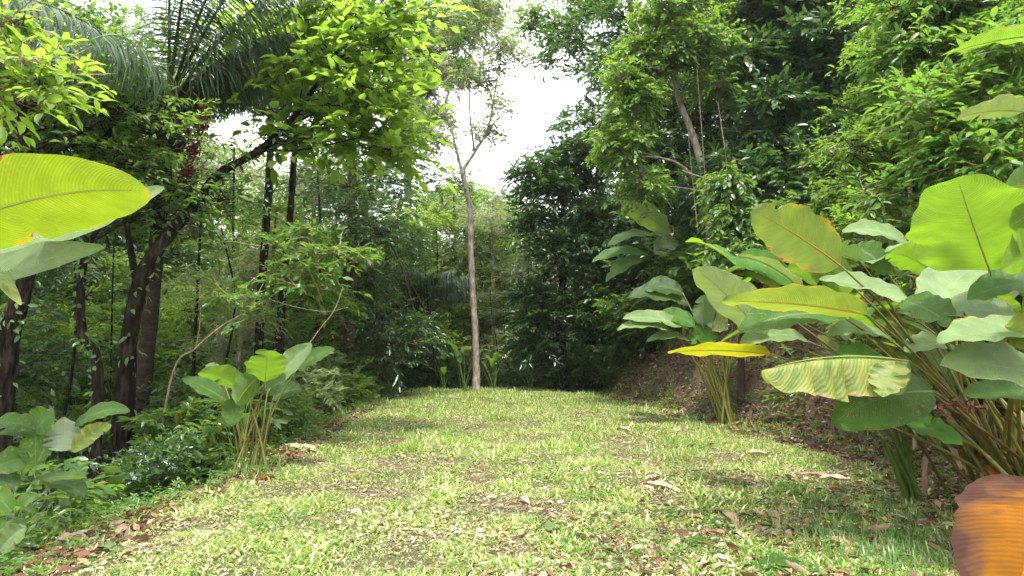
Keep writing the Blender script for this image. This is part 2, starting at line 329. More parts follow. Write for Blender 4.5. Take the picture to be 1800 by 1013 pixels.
# ------------------------------------------------------------------ the setting: ground
def warp(n, near, far, c=0):
    t = np.linspace(-1, 1, n); return c + near * t + (far - near) * np.sign(t) * np.abs(t) ** 5
gx = warp(361, 16, 700); gy = warp(361, 20, 700, 12)
X, Y = np.meshgrid(gx, gy, indexing='ij'); Z = H(X, Y)
n_ = 361; idx = np.arange(n_ * n_).reshape(n_, n_)
gf = np.stack([idx[:-1, :-1], idx[1:, :-1], idx[1:, 1:], idx[:-1, 1:]], -1).reshape(-1, 4)
m, ns, ls = M_('soil_ground')
tx = ns.new('ShaderNodeTexCoord'); a = ns.new('ShaderNodeTexNoise'); a.inputs['Scale'].default_value = 1.1; a.inputs['Detail'].default_value = 8
b = ns.new('ShaderNodeTexNoise'); b.inputs['Scale'].default_value = 26; b.inputs['Detail'].default_value = 8; b.inputs['Roughness'].default_value = .75
for q in (a, b): ls.new(tx.outputs['Object'], q.inputs['Vector'])
r1 = ramp(ns, [(.3, (.045, .030, .018)), (.5, (.12, .075, .045)), (.7, (.20, .145, .095))]); ls.new(b.outputs['Fac'], r1.inputs[0])
c2 = mixc(ns, ls, math_(ns, ls, 'MULTIPLY', math_(ns, ls, 'SUBTRACT', a.outputs['Fac'], .42), 4, True), r1.outputs[0], (.075, .085, .03))
bp = ns.new('ShaderNodeBump'); bp.inputs['Distance'].default_value = .05; ls.new(b.outputs['Fac'], bp.inputs['Height'])
p = ns.new('ShaderNodeBsdfPrincipled'); p.inputs['Roughness'].default_value = .95; ls.new(c2, p.inputs['Base Color']); ls.new(bp.outputs[0], p.inputs['Normal'])
o = ns.new('ShaderNodeOutputMaterial'); ls.new(p.outputs[0], o.inputs[0])
link('ground', mesh_np('ground', np.stack([X, Y, Z], -1).reshape(-1, 3), gf, smooth=True), m, kind='structure', label='brown soil under the grass clearing, the bank and the forest')

# grass, straw and litter: nobody could count them
g = np.random.default_rng(11)
def clearing_pts(N, ymin=1.2, ymax=22.5, p=1.25, over=.4):
    u = g.random(N); e = 1 - p
    y = (ymin ** e + u * (ymax ** e - ymin ** e)) ** (1 / e)
    xl, xr = edges(y); wob = (vnoise(y, y * .3, .7, 9) - .5) * .7
    x = xl - over + wob + g.random(N) * (xr - xl + 2 * over - wob + wob)
    return x, y
def dryness(x, y):
    d = vnoise(x, y, .9, 21) * .5 + vnoise(x, y, .33, 22) * .5
    d = d + .30 * np.exp(-(((x - 1.8) / 1.1) ** 2 + ((y - 6.3) / 1.0) ** 2)) + .25 * np.exp(-(((x - 3.5) / 1.0) ** 2 + ((y - 7.0) / 1.3) ** 2))
    d = d + .22 * np.exp(-(((x - 1.9) / 1.2) ** 2 + ((y - 4.6) / .6) ** 2)) + .22 * np.exp(-(((x + 3.2) / .5) ** 2 + ((y - 6.6) / 2.2) ** 2))
    xl, xr = edges(y)
    return d + .35 * np.clip(1 - (xr - x) / .8, 0, 1) * (y < 9) + .15 * np.clip(1 - (x - xl) / .6, 0, 1)
def visible(x, y, m=.6): return np.abs(x) < y * (.78) + m
bag = Bag()
x, y = clearing_pts(370000); k = visible(x, y) & (g.random(len(x)) > np.clip((dryness(x, y) - .56) * 2.4, 0, .85)); x, y = x[k], y[k]
n = len(x); P = np.stack([x, y, H(x, y) - .005], 1)
az = g.random(n) * 6.283; tilt = .35 + 1.1 * g.random(n)
D = np.stack([np.cos(az) * np.sin(tilt), np.sin(az) * np.sin(tilt), np.cos(tilt)], 1)
N = np.stack([-np.cos(az) * np.cos(tilt), -np.sin(az) * np.cos(tilt), np.sin(tilt)], 1) + g.normal(0, .3, (n, 3))
sc = np.interp(y, [2, 6, 22], [.85, 1.0, 1.7]) * (.6 + .8 * g.random(n)) * (.35 + 1.5 * vnoise(x, y, .35, 31) ** 1.3)
near = y < 8.5
for s_, t_ in ((near, 'st'), (~near, 'tri')):
    leaves(bag, P[s_], D[s_], N[s_], (.058 * sc)[s_], (.0115 * sc)[s_] * (1.0 if t_ == 'st' else 1.4), t_)
x, y = clearing_pts(90000, ymax=21); k = visible(x, y) & (vnoise(x, y, .5, 33) + g.random(len(x)) * .5 > .68); x, y = x[k], y[k]; n = len(x)
az = g.random(n) * 6.283
D = np.stack([np.cos(az), np.sin(az), .15 + .5 * g.random(n)], 1); P = np.stack([x, y, H(x, y) + .008 + .025 * g.random(n)], 1)
s_ = np.interp(y, [2, 20], [.8, 1.4]) * (.6 + .9 * g.random(n))
leaves(bag, P, D, UP + g.normal(0, .4, (n, 3)), .034 * s_, .020 * s_, 'rh')
link('grass', bag.mesh('grass'), LM['grass'], kind='stuff', label='short sunlit yellow green grass over the clearing')
bag = Bag()
x, y = clearing_pts(110000, over=.5); dr = dryness(x, y); k = visible(x, y) & (g.random(len(x)) < np.clip((dr - .33) * 2.4, .12, 1)); x, y = x[k], y[k]; n = len(x)
az = g.random(n) * 6.283; D = np.stack([np.cos(az), np.sin(az), g.normal(.08, .15, n)], 1)
s_ = np.interp(y, [2, 20], [.8, 1.7]) * (.5 + 1. * g.random(n))
leaves(bag, np.stack([x, y, H(x, y) + .006 + .022 * g.random(n)], 1), D, UP + g.normal(0, .3, (n, 3)), .060 * s_, .007 * s_, 'st')
x, y = clearing_pts(16000, over=.3); dr = dryness(x, y); k = visible(x, y) & (g.random(len(x)) < np.clip((dr - .32) * 2.2, .07, 1)); x, y = x[k], y[k]; n = len(x)
az = g.random(n) * 6.283; D = np.stack([np.cos(az), np.sin(az), g.normal(.05, .2, n)], 1); s_ = .5 + g.random(n)
leaves(bag, np.stack([x, y, H(x, y) + .02 + .015 * g.random(n)], 1), D, UP + g.normal(0, .5, (n, 3)), .06 * s_, .028 * s_, 'ov')
link('dry_grass_clippings', bag.mesh('straw'), LM['straw'], kind='stuff', label='pale dry clippings and straw scattered over the grass')
bag = Bag(); x, y = clearing_pts(60000, ymax=20); k = visible(x, y) & (vnoise(x, y, .28, 61) * .6 + vnoise(x, y, .9, 62) * .4 > .60); x, y = x[k], y[k]; n = len(x)
az = g.random(n) * 6.283; s_ = np.interp(y, [2, 20], [.8, 1.3]) * (.5 + g.random(n))
leaves(bag, np.stack([x, y, H(x, y) + .015 + .03 * g.random(n)], 1), np.stack([np.cos(az), np.sin(az), .1 + .5 * g.random(n)], 1), UP + g.normal(0, .35, (n, 3)), .045 * s_, .024 * s_, 'ov')
link('lawn_weeds', bag.mesh('lawn_weeds'), LM['bright'], kind='stuff', label='patches of broader leaved green weeds in the lawn')
# leaf litter on the bank and under the trees
bag = Bag(); N_l = 90000
y = 1.5 + 26 * g.random(N_l) ** 1.3; xl, xr = edges(y); right = g.random(N_l) < .72
x = np.where(right, xr - .35 + 4.5 * g.random(N_l) ** 1.3, xl + .5 - 6 * g.random(N_l) ** 1.2)
z = H(x, y); az = g.random(N_l) * 6.283; s_ = .5 + g.random(N_l)
leaves(bag, np.stack([x, y, z + .01 + .03 * g.random(N_l)], 1), np.stack([np.cos(az), np.sin(az), g.normal(0, .35, N_l)], 1), UP + g.normal(0, .6, (N_l, 3)), .085 * s_, .038 * s_, 'rh')
x, y = clearing_pts(9000, over=.2); dr = dryness(x, y); k = g.random(len(x)) < np.clip((dr - .45) * 2, .04, 1); x, y = x[k], y[k]; n = len(x); az = g.random(n) * 6.283; s_ = .4 + .9 * g.random(n)
leaves(bag, np.stack([x, y, H(x, y) + .02], 1), np.stack([np.cos(az), np.sin(az), g.normal(0, .2, n)], 1), UP + g.normal(0, .5, (n, 3)), .06 * s_, .03 * s_, 'ov')
x = np.concatenate([g.normal(1.9, .9, 900), g.normal(3.3, .7, 1100), g.normal(-3.3, .35, 260)]); y = np.concatenate([g.normal(4.8, .8, 900), g.normal(6.2, 1.3, 1100), g.normal(6.0, 1.4, 260)])
n = len(x); az = g.random(n) * 6.283; s_ = .4 + 1.1 * g.random(n) ** 2
leaves(bag, np.stack([x, y, H(x, y) + .03], 1), np.stack([np.cos(az), np.sin(az), g.normal(0, .2, n)], 1), UP + g.normal(0, .5, (n, 3)), .11 * s_, .045 * s_, 'ov')
link('leaf_litter', bag.mesh('litter'), LM['litter'], kind='stuff', label='brown fallen leaves covering the earth bank and forest edge')

# low undergrowth over the forest floor
def undergrowth(name, label, cond, N, hmax, L, W, mat, seed, t='rh', k=9, tl=.35):
    q = np.random.default_rng(seed); x, y = cond(q, N)
    z = H(x, y) + hmax * q.random(len(x)) ** 1.4
    az = q.random(len(x)) * 6.283; el = q.random(len(x)) * 1.1 - .1
    O = np.stack([np.cos(az) * np.cos(el), np.sin(az) * np.cos(el), np.sin(el)], 1); b = Bag()
    sprigs(b, np.stack([x, y, z], 1), O, tl * (.6 + .8 * q.random(len(x))), k, L, W, q, t, flat=.45)
    return link(name, b.mesh(name), mat, kind='stuff', label=label)
def c_left(q, N):
    y = 3.5 + 22 * q.random(N) ** 1.4; xl, _ = edges(y); x = xl - .4 - 9 * q.random(N) ** 1.3; k = vnoise(x, y, .9, 41) > .36; return x[k], y[k]
def c_right(q, N):
    y = 6 + 20 * q.random(N) ** 1.2; _, xr = edges(y); x = xr + .3 + 9 * q.random(N); u = x - xr
    k = (vnoise(x, y, .8, 42) + .22 * np.clip(u - .3, 0, 6) > .62); return x[k], y[k]
def c_far(q, N):
    y = 21.3 + 14 * q.random(N); x = -13 + 26 * q.random(N); return x, y
undergrowth('undergrowth', 'low dark green plants covering the slope left of the clearing', c_left, 5600, .75, .12, .055, LM['mid'], 51, 'ov')
undergrowth('undergrowth', 'low green weeds growing over the bank at the right', c_right, 8000, .6, .10, .042, LM['mid'], 52)
undergrowth('undergrowth', 'dense dark low growth at the end of the clearing', c_far, 5500, 1.4, .12, .05, LM['dark'], 53)
def c_edge(q, N):
    y = 2.5 + 19 * q.random(N) ** 1.3; xl, xr = edges(y); s = q.random(N) < .6
    x = np.where(s, xl - .1 + q.normal(0, .22, N), xr + .1 + q.normal(0, .25, N)); k = vnoise(x, y, .5, 43) > .38; return x[k], y[k]
undergrowth('weeds', 'fresh low weeds along the edges of the clearing', c_edge, 3000, .12, .045, .020, LM['bright'], 54, k=8, tl=.14)

# ------------------------------------------------------------------ trees
def lobes_from(blobs, g, per=9, size=.42):
    out = []
    for (c, r) in blobs:
        c = np.array(c, float); r = np.array(r, float) * np.ones(3)
        for i in range(per):
            d = nrm(g.normal(0, 1, 3)); d[2] = d[2] * .9 + .08
            out.append((c + d * r * (.45 + .4 * g.random()), r * size * (.7 + .6 * g.random()) * V(1, 1, .75)))
        out.append((c, r * .5))
    return out
def crown_bag(lobes, n_tw, tl, k, L, W, g, t='rh', flat=.35, droop=.25, bag=None, ang=.9, twigs=None):
    bag = bag or Bag(); vol = np.array([np.prod(r) ** .75 for _, r in lobes]); cnt = np.maximum((vol / vol.sum() * n_tw).astype(int), 3)
    Cs, Os = [], []
    for (c, r), m in zip(lobes, cnt):
        d = nrm(g.normal(0, 1, (m, 3))); d[:, 2] = np.where(d[:, 2] < -.3, -d[:, 2], d[:, 2])
        rr = (.25 + .75 * g.random(m) ** .5)[:, None]
        Cs.append(c + d * r * rr * .85); Os.append(d * V(1, 1, .45) + g.normal(0, .35, (m, 3)))
    C_ = np.concatenate(Cs); O_ = np.concatenate(Os); TL = tl * (.6 + .8 * g.random(sum(cnt)))
    sprigs(bag, C_, O_, TL, k, L, W, g, t, flat, ang, droop)
    if twigs is not None:
        O_ = nrm(O_) - UP * droop * .45
        leaves(twigs, C_ - nrm(O_) * .25 * TL[:, None], O_, g.normal(0, 1, C_.shape), TL * 1.2, .012, 'st')
        cc = np.concatenate([np.tile(c, (m, 1)) for (c, r), m in zip(lobes, cnt)]); dd = C_ - cc; ln = np.linalg.norm(dd, axis=1)
        leaves(twigs, cc, dd, g.normal(0, 1, C_.shape), ln, .018, 'st')
    return bag
def limb_bag(trunk, lobes, g, r=.035, maxn=14, start=.35):
    b = Bag(); sel = g.permutation(len(lobes))[:maxn]
    for i in sel:
        c = lobes[i][0]; zz = trunk[:, 2]; lo = trunk[int(len(trunk) * start)][2]
        dist = np.linalg.norm(c - trunk, axis=1); zt = max(min(c[2] - .45 * np.min(dist) , zz.max()), lo)
        a = trunk[np.argmin(abs(zz - zt))]
        mid = (a + c) / 2 + V(0, 0, .12) * np.linalg.norm(c - a) + g.normal(0, .06, 3) * np.linalg.norm(c - a)
        rr = r * (.6 + .7 * g.random()); pth = tube(b, [a, mid, c], rr, rr * .35, 9, 5)
        for _ in range(3):
            e = c + g.normal(0, 1, 3) * lobes[i][1] * .8; s0 = pth[g.integers(4, 8)]
            tube(b, [s0, (s0 + e) / 2 + g.normal(0, .05, 3), e], rr * .45, rr * .15, 6, 4)
    return b
def tree(name, label, cat, trunk_pts, r0, r1, blobs, leaf, n_tw=700, tl=.5, k=14, L=.12, W=.05, t='rh', seed=1, per=9, size=.42, bark='dark',
         droop=.25, flat=.35, group=None, limbs=None, limb_r=.035, maxn=14, flare=.5, start=.35, creeper=0):
    g = np.random.default_rng(seed); base = np.array(trunk_pts[0], float)
    root = thing(name, label, cat, base, group)
    b = Bag(); c = tube(b, trunk_pts, r0, r1, 40, 14, .07, g, flare)
    link('trunk', b.move(base).mesh('trunk', True), BARK[bark], root)
    for (pts, ra, rb) in (limbs or []):
        b = Bag(); tube(b, pts, ra, rb, 16, 8, .04, g); link('limb', b.move(base).mesh('limb', True), BARK[bark], root)
    lobes = lobes_from(blobs, g, per, size)
    b = limb_bag(c, lobes, g, limb_r, maxn, start)
    if b.n: link('branches', b.move(base).mesh('branches', True), BARK[bark], root)
    tb = Bag()
    link('crown', crown_bag(lobes, n_tw, tl, k, L, W, g, t, flat, droop, twigs=tb).move(base).mesh('crown'), LM[leaf], root)
    link('twigs', tb.move(base).mesh('twigs'), BARK[bark], root, kind='stuff')
    if creeper:
        m = creeper; q = g.integers(0, len(c) - 1, m); f = g.random((m, 1)); az = g.random(m) * 6.283; rd = np.stack([np.cos(az), np.sin(az), 0 * az], 1)
        Pc = c[q] * (1 - f) + c[q + 1] * f + rd * (r0 * 1.02); b = Bag()
        leaves(b, Pc, rd * .5 + g.normal(0, .5, (m, 3)) - UP * .5, rd + UP * .6 + g.normal(0, .3, (m, 3)), .07 + .07 * g.random(m), .035 + .03 * g.random(m), 'ov')
        link('creeper', b.move(base).mesh('creeper'), LM['mid'], root, kind='stuff')
    return root
def copy_tree(o, loc, rz, sc, label, group=None, parent=None):
    c = o.copy(); COL.objects.link(c)
    if parent is None:
        c.location = loc; c.rotation_euler[2] = rz; c.scale = (sc,) * 3 if not hasattr(sc, '__len__') else sc; c['label'] = label
        if group: c['group'] = group
    else: c.parent = parent
    for ch in list(o.children): copy_tree(ch, None, 0, 1, None, None, c)
    return c
def bl(px, py, d, rx, ry, rd=None):
    """crown lobe: centre seen at a photo pixel at depth d, radii in pixels, depth radius in metres"""
    c = at(px, py, d); return (c, V(rx * d / F, rd if rd else rx * d / F * .8, ry * d / F))
def foot(px, d, sink=.15, m=.0):
    p = at(px, 600, d); x = p[0]; xl, xr = edges(d)
    if d < 21 and m:
        if px > 1000: x = max(x, xr + m)
        elif px < 700: x = min(x, xl - m)
    return V(x, p[1], float(H(x, p[1])) - sink)

# --- the named trees one sees first
tree('slender_tree', 'slender pale trunk standing alone at the far end of the clearing, airy crown', 'tree',
     [foot(838, 20.3), at(836, 600, 20.3), at(828, 450, 20.3), at(826, 370, 20.3), at(812, 300, 20.3)], .105, .075,
     [bl(760, 130, 20.3, 42, 45), bl(840, 150, 20.3, 45, 40), bl(800, 60, 20.5, 70, 45), bl(885, 90, 20.2, 35, 45), bl(770, 250, 20.2, 35, 35), bl(860, 235, 20.2, 38, 30), bl(880, 190, 20, 30, 20), bl(750, 200, 20.3, 30, 30), bl(840, 20, 20.4, 50, 40)],
     'pale', 900, .5, 11, .13, .06, seed=3, per=7, size=.42, bark='pale', maxn=0, limb_r=.022, start=.9,
     limbs=[([at(812, 302, 20.3), at(800, 255, 20.3), at(790, 215, 20.2), at(765, 170, 20.2), at(742, 110, 20.2)], .05, .012),
            ([at(812, 302, 20.3), at(836, 265, 20.3), at(858, 225, 20.4), at(872, 150, 20.5), at(888, 60, 20.5)], .055, .012),
            ([at(834, 268, 20.3), at(826, 200, 20.2), at(822, 120, 20.2), at(800, 30, 20.2)], .035, .010),
            ([at(800, 255, 20.3), at(770, 240, 20.1), at(745, 205, 20.1)], .022, .008), ([at(780, 195, 20.2), at(790, 140, 20.3), at(772, 90, 20.3), at(785, 40, 20.3)], .03, .008),
            ([at(858, 225, 20.4), at(885, 200, 20.2), at(895, 165, 20.2)], .022, .008), ([at(866, 180, 20.5), at(850, 120, 20.3), at(856, 50, 20.3)], .025, .008),
            ([at(820, 110, 20.2), at(838, 70, 20.4), at(835, 20, 20.4)], .02, .008), ([at(812, 305, 20.3), at(788, 290, 20.1), at(765, 262, 20.1)], .016, .006)])
tree('leaning_tree', 'dark leaning trunk on the left slope whose long limb rises into bright yellow green leaves', 'tree',
     [foot(222, 9.0), at(219, 700, 9.0), at(228, 590, 9.0), at(252, 480, 9.0), at(300, 410, 9.2), at(345, 360, 9.5), at(385, 305, 9.8), at(455, 265, 10.1), at(520, 200, 10.3), at(590, 95, 10.5), at(640, 0, 10.6)], .125, .02,
     [bl(600, 40, 10.4, 100, 26), bl(675, 95, 10.4, 60, 30), bl(560, 130, 10.5, 75, 28), bl(650, 160, 10.4, 70, 28), bl(640, 228, 10.5, 75, 22), bl(510, 60, 10.7, 60, 30), bl(560, 200, 10.6, 60, 20), bl(690, 40, 10.4, 55, 35), bl(520, 240, 10.6, 50, 18), bl(670, 262, 10.5, 40, 12)],
     'lime', 270, .85, 11, .20, .12, t='ov', seed=8, per=9, size=.42, flat=.38, bark='dark', maxn=12, limb_r=.016, start=.65, droop=.22, creeper=220,
     limbs=[([at(455, 265, 10.1), at(540, 262, 10.3), at(640, 240, 10.4)], .028, .008),
            ([at(530, 185, 10.3), at(600, 100, 10.4), at(700, 85, 10.4)], .024, .008),
            ([at(243, 510, 9.0), at(228, 430, 9.1), at(215, 340, 9.2), at(205, 250, 9.4)], .055, .02)])
tree('vine_covered_tree', 'tall tree draped in lit green creeper with bare pale brown trunk showing midway', 'tree',
     [foot(1250, 15.5), at(1248, 420, 15.5), at(1240, 320, 15.5), at(1215, 230, 15.5), at(1190, 165, 15.5), at(1170, 60, 15.5)], .10, .055,
     [bl(1110, 150, 14.8, 50, 60), bl(1090, 250, 14.8, 42, 70), bl(1150, 100, 15, 60, 60), bl(1220, 80, 15, 70, 50), bl(1180, 30, 15, 70, 40), bl(1120, 330, 15, 38, 60), bl(1250, 140, 15, 40, 45)],
     'vinegreen', 1900, .42, 12, .115, .06, 'ov', seed=12, per=11, bark='pale', droop=.5, maxn=4)
tree('dark_rounded_tree', 'dense dark evergreen with a rounded top closing the right end of the clearing', 'tree',
     [foot(985, 20.5), at(988, 500, 20.5), at(990, 330, 20.6)], .16, .06,
     [bl(960, 330, 20, 62, 60), bl(1010, 290, 20.3, 60, 45), bl(930, 400, 20, 42, 60), bl(1000, 430, 20, 70, 75), bl(960, 530, 20.2, 60, 70), bl(1040, 380, 20.5, 50, 80), bl(1030, 560, 20, 50, 70), bl(945, 610, 20.5, 45, 50), bl(1080, 480, 20, 50, 80)],
     'dark', 2000, .55, 14, .18, .07, seed=14, per=11, flat=.5)
tree('tall_dark_tree', 'tall dark glossy tree on the right hillside filling the top of the view', 'tree',
     [foot(1400, 16), at(1400, 350, 16), at(1410, 150, 16), at(1400, -40, 16)], .2, .1,
     [bl(1330, 120, 15.5, 80, 90), bl(1440, 90, 15.5, 90, 90), bl(1380, 230, 15.3, 100, 70), bl(1480, 220, 15.2, 70, 90), bl(1300, 300, 15.2, 70, 60), bl(1420, 340, 15, 90, 50), bl(1340, 20, 16, 90, 60), bl(1480, -20, 16, 90, 70), bl(1500, 330, 15, 60, 50)],
     'dark', 2300, .55, 12, .20, .085, 'ov', seed=16, per=11, flat=.6)
tree('overhanging_tree', 'tree reaching bright layered sprays of leaves down from the upper right corner', 'tree',
     [foot(1800, 11), at(1790, 200, 11), at(1740, 20, 10.5), at(1690, -80, 10.5)], .14, .07,
     [bl(1600, 30, 9.5, 60, 30), bl(1640, 90, 9.3, 60, 35), bl(1700, 30, 9.5, 70, 45), bl(1770, 60, 9, 60, 60), bl(1560, 110, 10, 40, 22), bl(1620, 160, 9.5, 50, 26), bl(1700, 130, 9.2, 60, 35)],
     'bright', 620, .55, 12, .15, .058, 'ov', seed=18, per=9, bark='brown', droop=.35, start=.5)
tree('leafy_branch_tree', 'low tree holding a lit feathery spray of leaves over the middle of the right bank', 'tree',
     [foot(1640, 10.5), at(1620, 330, 10.5), at(1580, 270, 10.2)], .07, .03,
     [bl(1500, 262, 9.6, 60, 20), bl(1560, 240, 9.8, 60, 30), bl(1620, 260, 9.8, 60, 40), bl(1560, 310, 10, 70, 30)],
     'mid', 380, .5, 16, .09, .032, seed=19, per=7, bark='brown', droop=.3, limb_r=.02)
tree('canopy_tree', 'tall tree beyond the slender trunk with loose grey green canopy against the sky', 'tree',
     [foot(716, 29), at(716, 400, 29), at(720, 200, 29), at(735, 20, 29)], .22, .12,
     [bl(730, 60, 28, 55, 60), bl(790, 40, 28, 55, 50), bl(720, 150, 28, 45, 60), bl(800, 130, 28, 45, 40), bl(700, 250, 28, 35, 45), bl(840, 40, 28.5, 40, 45), bl(765, 215, 28, 34, 30), bl(690, 180, 28, 30, 36)],
     'pale', 1900, .8, 13, .18, .08, seed=21, per=8, bark='pale', maxn=18, limb_r=.05)
tree('spreading_tree', 'tree with bare grey limbs spreading across the top of the sky gap', 'tree',
     [foot(1140, 24), at(1130, 300, 24), at(1118, 120, 24), at(1105, -30, 24)], .2, .09,
     [bl(940, 40, 23, 38, 45), bl(990, 60, 23, 42, 38), bl(960, 110, 23, 28, 26), bl(1040, 20, 23, 50, 30), bl(1010, -20, 23, 70, 30), bl(1040, 130, 23, 30, 18), bl(1090, -20, 23.5, 60, 30)],
     'mid', 850, .7, 12, .16, .07, seed=23, per=8, bark='brown', maxn=4, limb_r=.025, start=.6,
     limbs=[([at(1120, 140, 24), at(1075, 112, 23.8), at(1030, 85, 23.5), at(985, 55, 23)], .06, .02),
            ([at(1110, 60, 24), at(1060, 30, 23.8), at(1000, -10, 23)], .06, .02),
            ([at(1112, 50, 24), at(1090, 20, 24), at(1070, -30, 24)], .05, .02)])
tree('sapling', 'thin arching sapling with pale crossing branches and lit yellowish leaves above the left undergrowth', 'tree',
     [foot(270, 9.5), at(300, 670, 9.4), at(345, 612, 9.3), at(392, 572, 9.3), at(440, 545, 9.3), at(500, 505, 9.3), at(548, 468, 9.3)], .017, .004,
     [bl(585, 440, 9.5, 60, 10), bl(520, 480, 9.4, 60, 10), bl(620, 462, 9.5, 40, 8), bl(440, 560, 9.3, 36, 8), bl(480, 435, 9.6, 40, 10), bl(560, 505, 9.4, 60, 9), bl(400, 520, 9.4, 40, 10), bl(530, 410, 9.7, 50, 12)],
     'bright', 190, .42, 10, .12, .055, 'ov', seed=25, per=5, size=.5, bark='twig', limb_r=.006, droop=.25, flare=0, start=.5,
     limbs=[([at(440, 545, 9.3), at(462, 500, 9.3), at(485, 470, 9.4), at(520, 445, 9.5)], .008, .003), ([at(470, 525, 9.3), at(520, 540, 9.2), at(575, 548, 9.2), at(612, 540, 9.2)], .006, .003),
            ([at(540, 610, 9.0), at(565, 575, 9.0), at(588, 545, 9.0), at(603, 505, 9.1)], .007, .003), ([at(345, 612, 9.3), at(352, 560, 9.3), at(350, 500, 9.4)], .006, .002)])
tree('near_branch_tree', 'young tree beyond the left edge reaching yellow green sprays into the upper left corner', 'tree',
     [foot(-260, 5.2), at(-250, 400, 5.2), at(-200, 150, 5.0), at(-130, 60, 4.9)], .05, .02,
     [bl(20, 40, 4.7, 50, 25), bl(50, 110, 4.6, 50, 28), bl(-20, 160, 4.6, 60, 30), bl(-60, 60, 4.8, 60, 40), bl(60, 160, 4.6, 35, 14)],
     'lime', 46, .38, 9, .11, .05, 'ov', seed=66, per=5, bark='twig', limb_r=.007, droop=.35, start=.5, maxn=12)
# --- dark trunks on the left
tr = [
 ('thick dark trunk leaning right at the left edge of the view', [foot(2, 8.0), at(12, 640, 8), at(32, 540, 8), at(50, 460, 8), at(52, 330, 8.2), at(30, 150, 8.4)], .12, .07),
 ('crooked black trunk between the leaning thick trunk and the forked tree', [foot(178, 8.6), at(172, 660, 8.6), at(145, 590, 8.6), at(142, 500, 8.6), at(148, 430, 8.6), at(130, 300, 8.8)], .07, .035),
 ('straight dark trunk standing just left of its twin behind the yellowish sapling', [foot(455, 13), at(458, 540, 13), at(472, 330, 13), at(480, 100, 13)], .095, .06),
 ('straight dark trunk standing just right of its twin behind the yellowish sapling', [foot(494, 13.5), at(495, 540, 13.5), at(512, 350, 13.5), at(528, 100, 13.5)], .09, .055),
]
for i, (lab, pts, a, b) in enumerate(tr):
    p = pts[-1]
    tree('dark_trunked_tree', lab, 'tree', pts, a, b, [(p + V(0, .5, .3), V(1.6, 1.4, 1.0)), (p + V(1, .4, -.6), V(1.2, 1.2, .8)), (p + V(-1, .6, -.4), V(1.2, 1.2, .8))],
         'mid', 420, .5, 13, .12, .05, seed=40 + i, per=7, group='dark trunks on the left slope', droop=.3, creeper=150)

# --- palm with red fruit
def frond(base, az, el, length, g, mat, root, hang=1.0):
    n = 26; t = np.linspace(0, 1, n); d0 = V(math.cos(az) * math.cos(el), math.sin(az) * math.cos(el), math.sin(el))
    pts = base + d0 * length * t[:, None] - UP * (length * .42 * t[:, None] ** 2.1)
    b = Bag(); c = tube(b, pts[::3], .032, .006, 14, 5)
    fr = link('frond', b.mesh('frond', True), STEM['green'], root)
    m = 74; s = np.linspace(.14, 1, m); P = np.stack([np.interp(s, t, pts[:, j]) for j in range(3)], 1)
    tan = nrm(np.stack([np.interp(s, t, np.gradient(pts[:, j])) for j in range(3)], 1)); side = nrm(np.cross(tan, UP))
    lb = Bag()
    for sg in (1, -1):
        D = side * sg * .75 + tan * .45 - UP * (hang * (.22 + .3 * g.random((m, 1)))) + g.normal(0, .10, (m, 3))
        LL = .70 * np.sin(np.clip(s * .85 + .15, 0, 1) * math.pi) ** .5 * (.8 + .35 * g.random(m)) + .08
        leaves(lb, P, D, UP + side * sg * .3 + g.normal(0, .15, (m, 3)), LL, .026 + .012 * g.random(m), 'hang')
    link('leaflets', lb.mesh('leaflets'), mat, fr, kind='stuff')
def palm(name, label, top, base, nf, length, seed, r=.12, fruit=(), loc=None):
    g = np.random.default_rng(seed); root = thing(name, label, 'palm tree', base)
    b = Bag(); tube(b, [V(0, 0, 0), (top - base) * .5 + V(.05, 0, 0), top - base], r, r * .85, 26, 10, .07, g, .3)
    link('trunk', b.mesh('trunk', True), BARK['palm'], root)
    b = Bag()
    for i in range(22):
        a = i * 2.4; q = top - base + V(0, 0, -.9 + i * .045); e = q + V(math.cos(a), math.sin(a), 1.3) * .33
        tube(b, [q, (q + e) / 2 + V(math.cos(a), math.sin(a), 0) * .05, e], .06, .025, 5, 5)
    link('leaf_bases', b.mesh('leaf_bases', True), BARK['palm'], root)
    for i in range(nf):
        el = .25 + .95 * ((i * .618) % 1); frond(top - base, i * 2.39996 + seed, el, length * (.8 + .35 * g.random()), g, LM['palm'], root)
    for (q, rr, hh) in fruit:
        b = Bag(); c = np.array(q) - base; pts = c + g.normal(0, 1, (150, 3)) * V(rr, rr, hh)
        oct_v = np.array([(1, 0, 0), (-1, 0, 0), (0, 1, 0), (0, -1, 0), (0, 0, 1), (0, 0, -1)], float); oct_f = np.array([(0, 2, 4), (2, 1, 4), (1, 3, 4), (3, 0, 4), (2, 0, 5), (1, 2, 5), (3, 1, 5), (0, 3, 5)])
        for p_ in pts: b.add(oct_v * .022 + p_, oct_f)
        tube(b, [c + V(-.15, 0, hh * 3.2), c + V(0, 0, hh * 1.6), c - V(0, 0, hh * 1.5)], .012, .006, 6, 4)
        link('fruit_cluster', b.mesh('fruit_cluster', True), LM['fruit'], root)
    return root
pt = at(296, 185, 9.9)
palm('fruiting_palm', 'shaggy palm on the left with drooping fronds and red fruit clusters under its crown', pt, foot(232, 9.9), 23, 4.2, 5, .12,
     [(at(356, 212, 9.4), .045, .13), (at(318, 222, 9.4), .06, .08), (at(338, 262, 9.4), .06, .08), (at(330, 300, 9.4), .04, .08)])
palm('young_palm', 'small feathery palm in the shade left of the slender pale trunk', at(745, 520, 22), foot(748, 22), 11, 2.2, 9, .06)

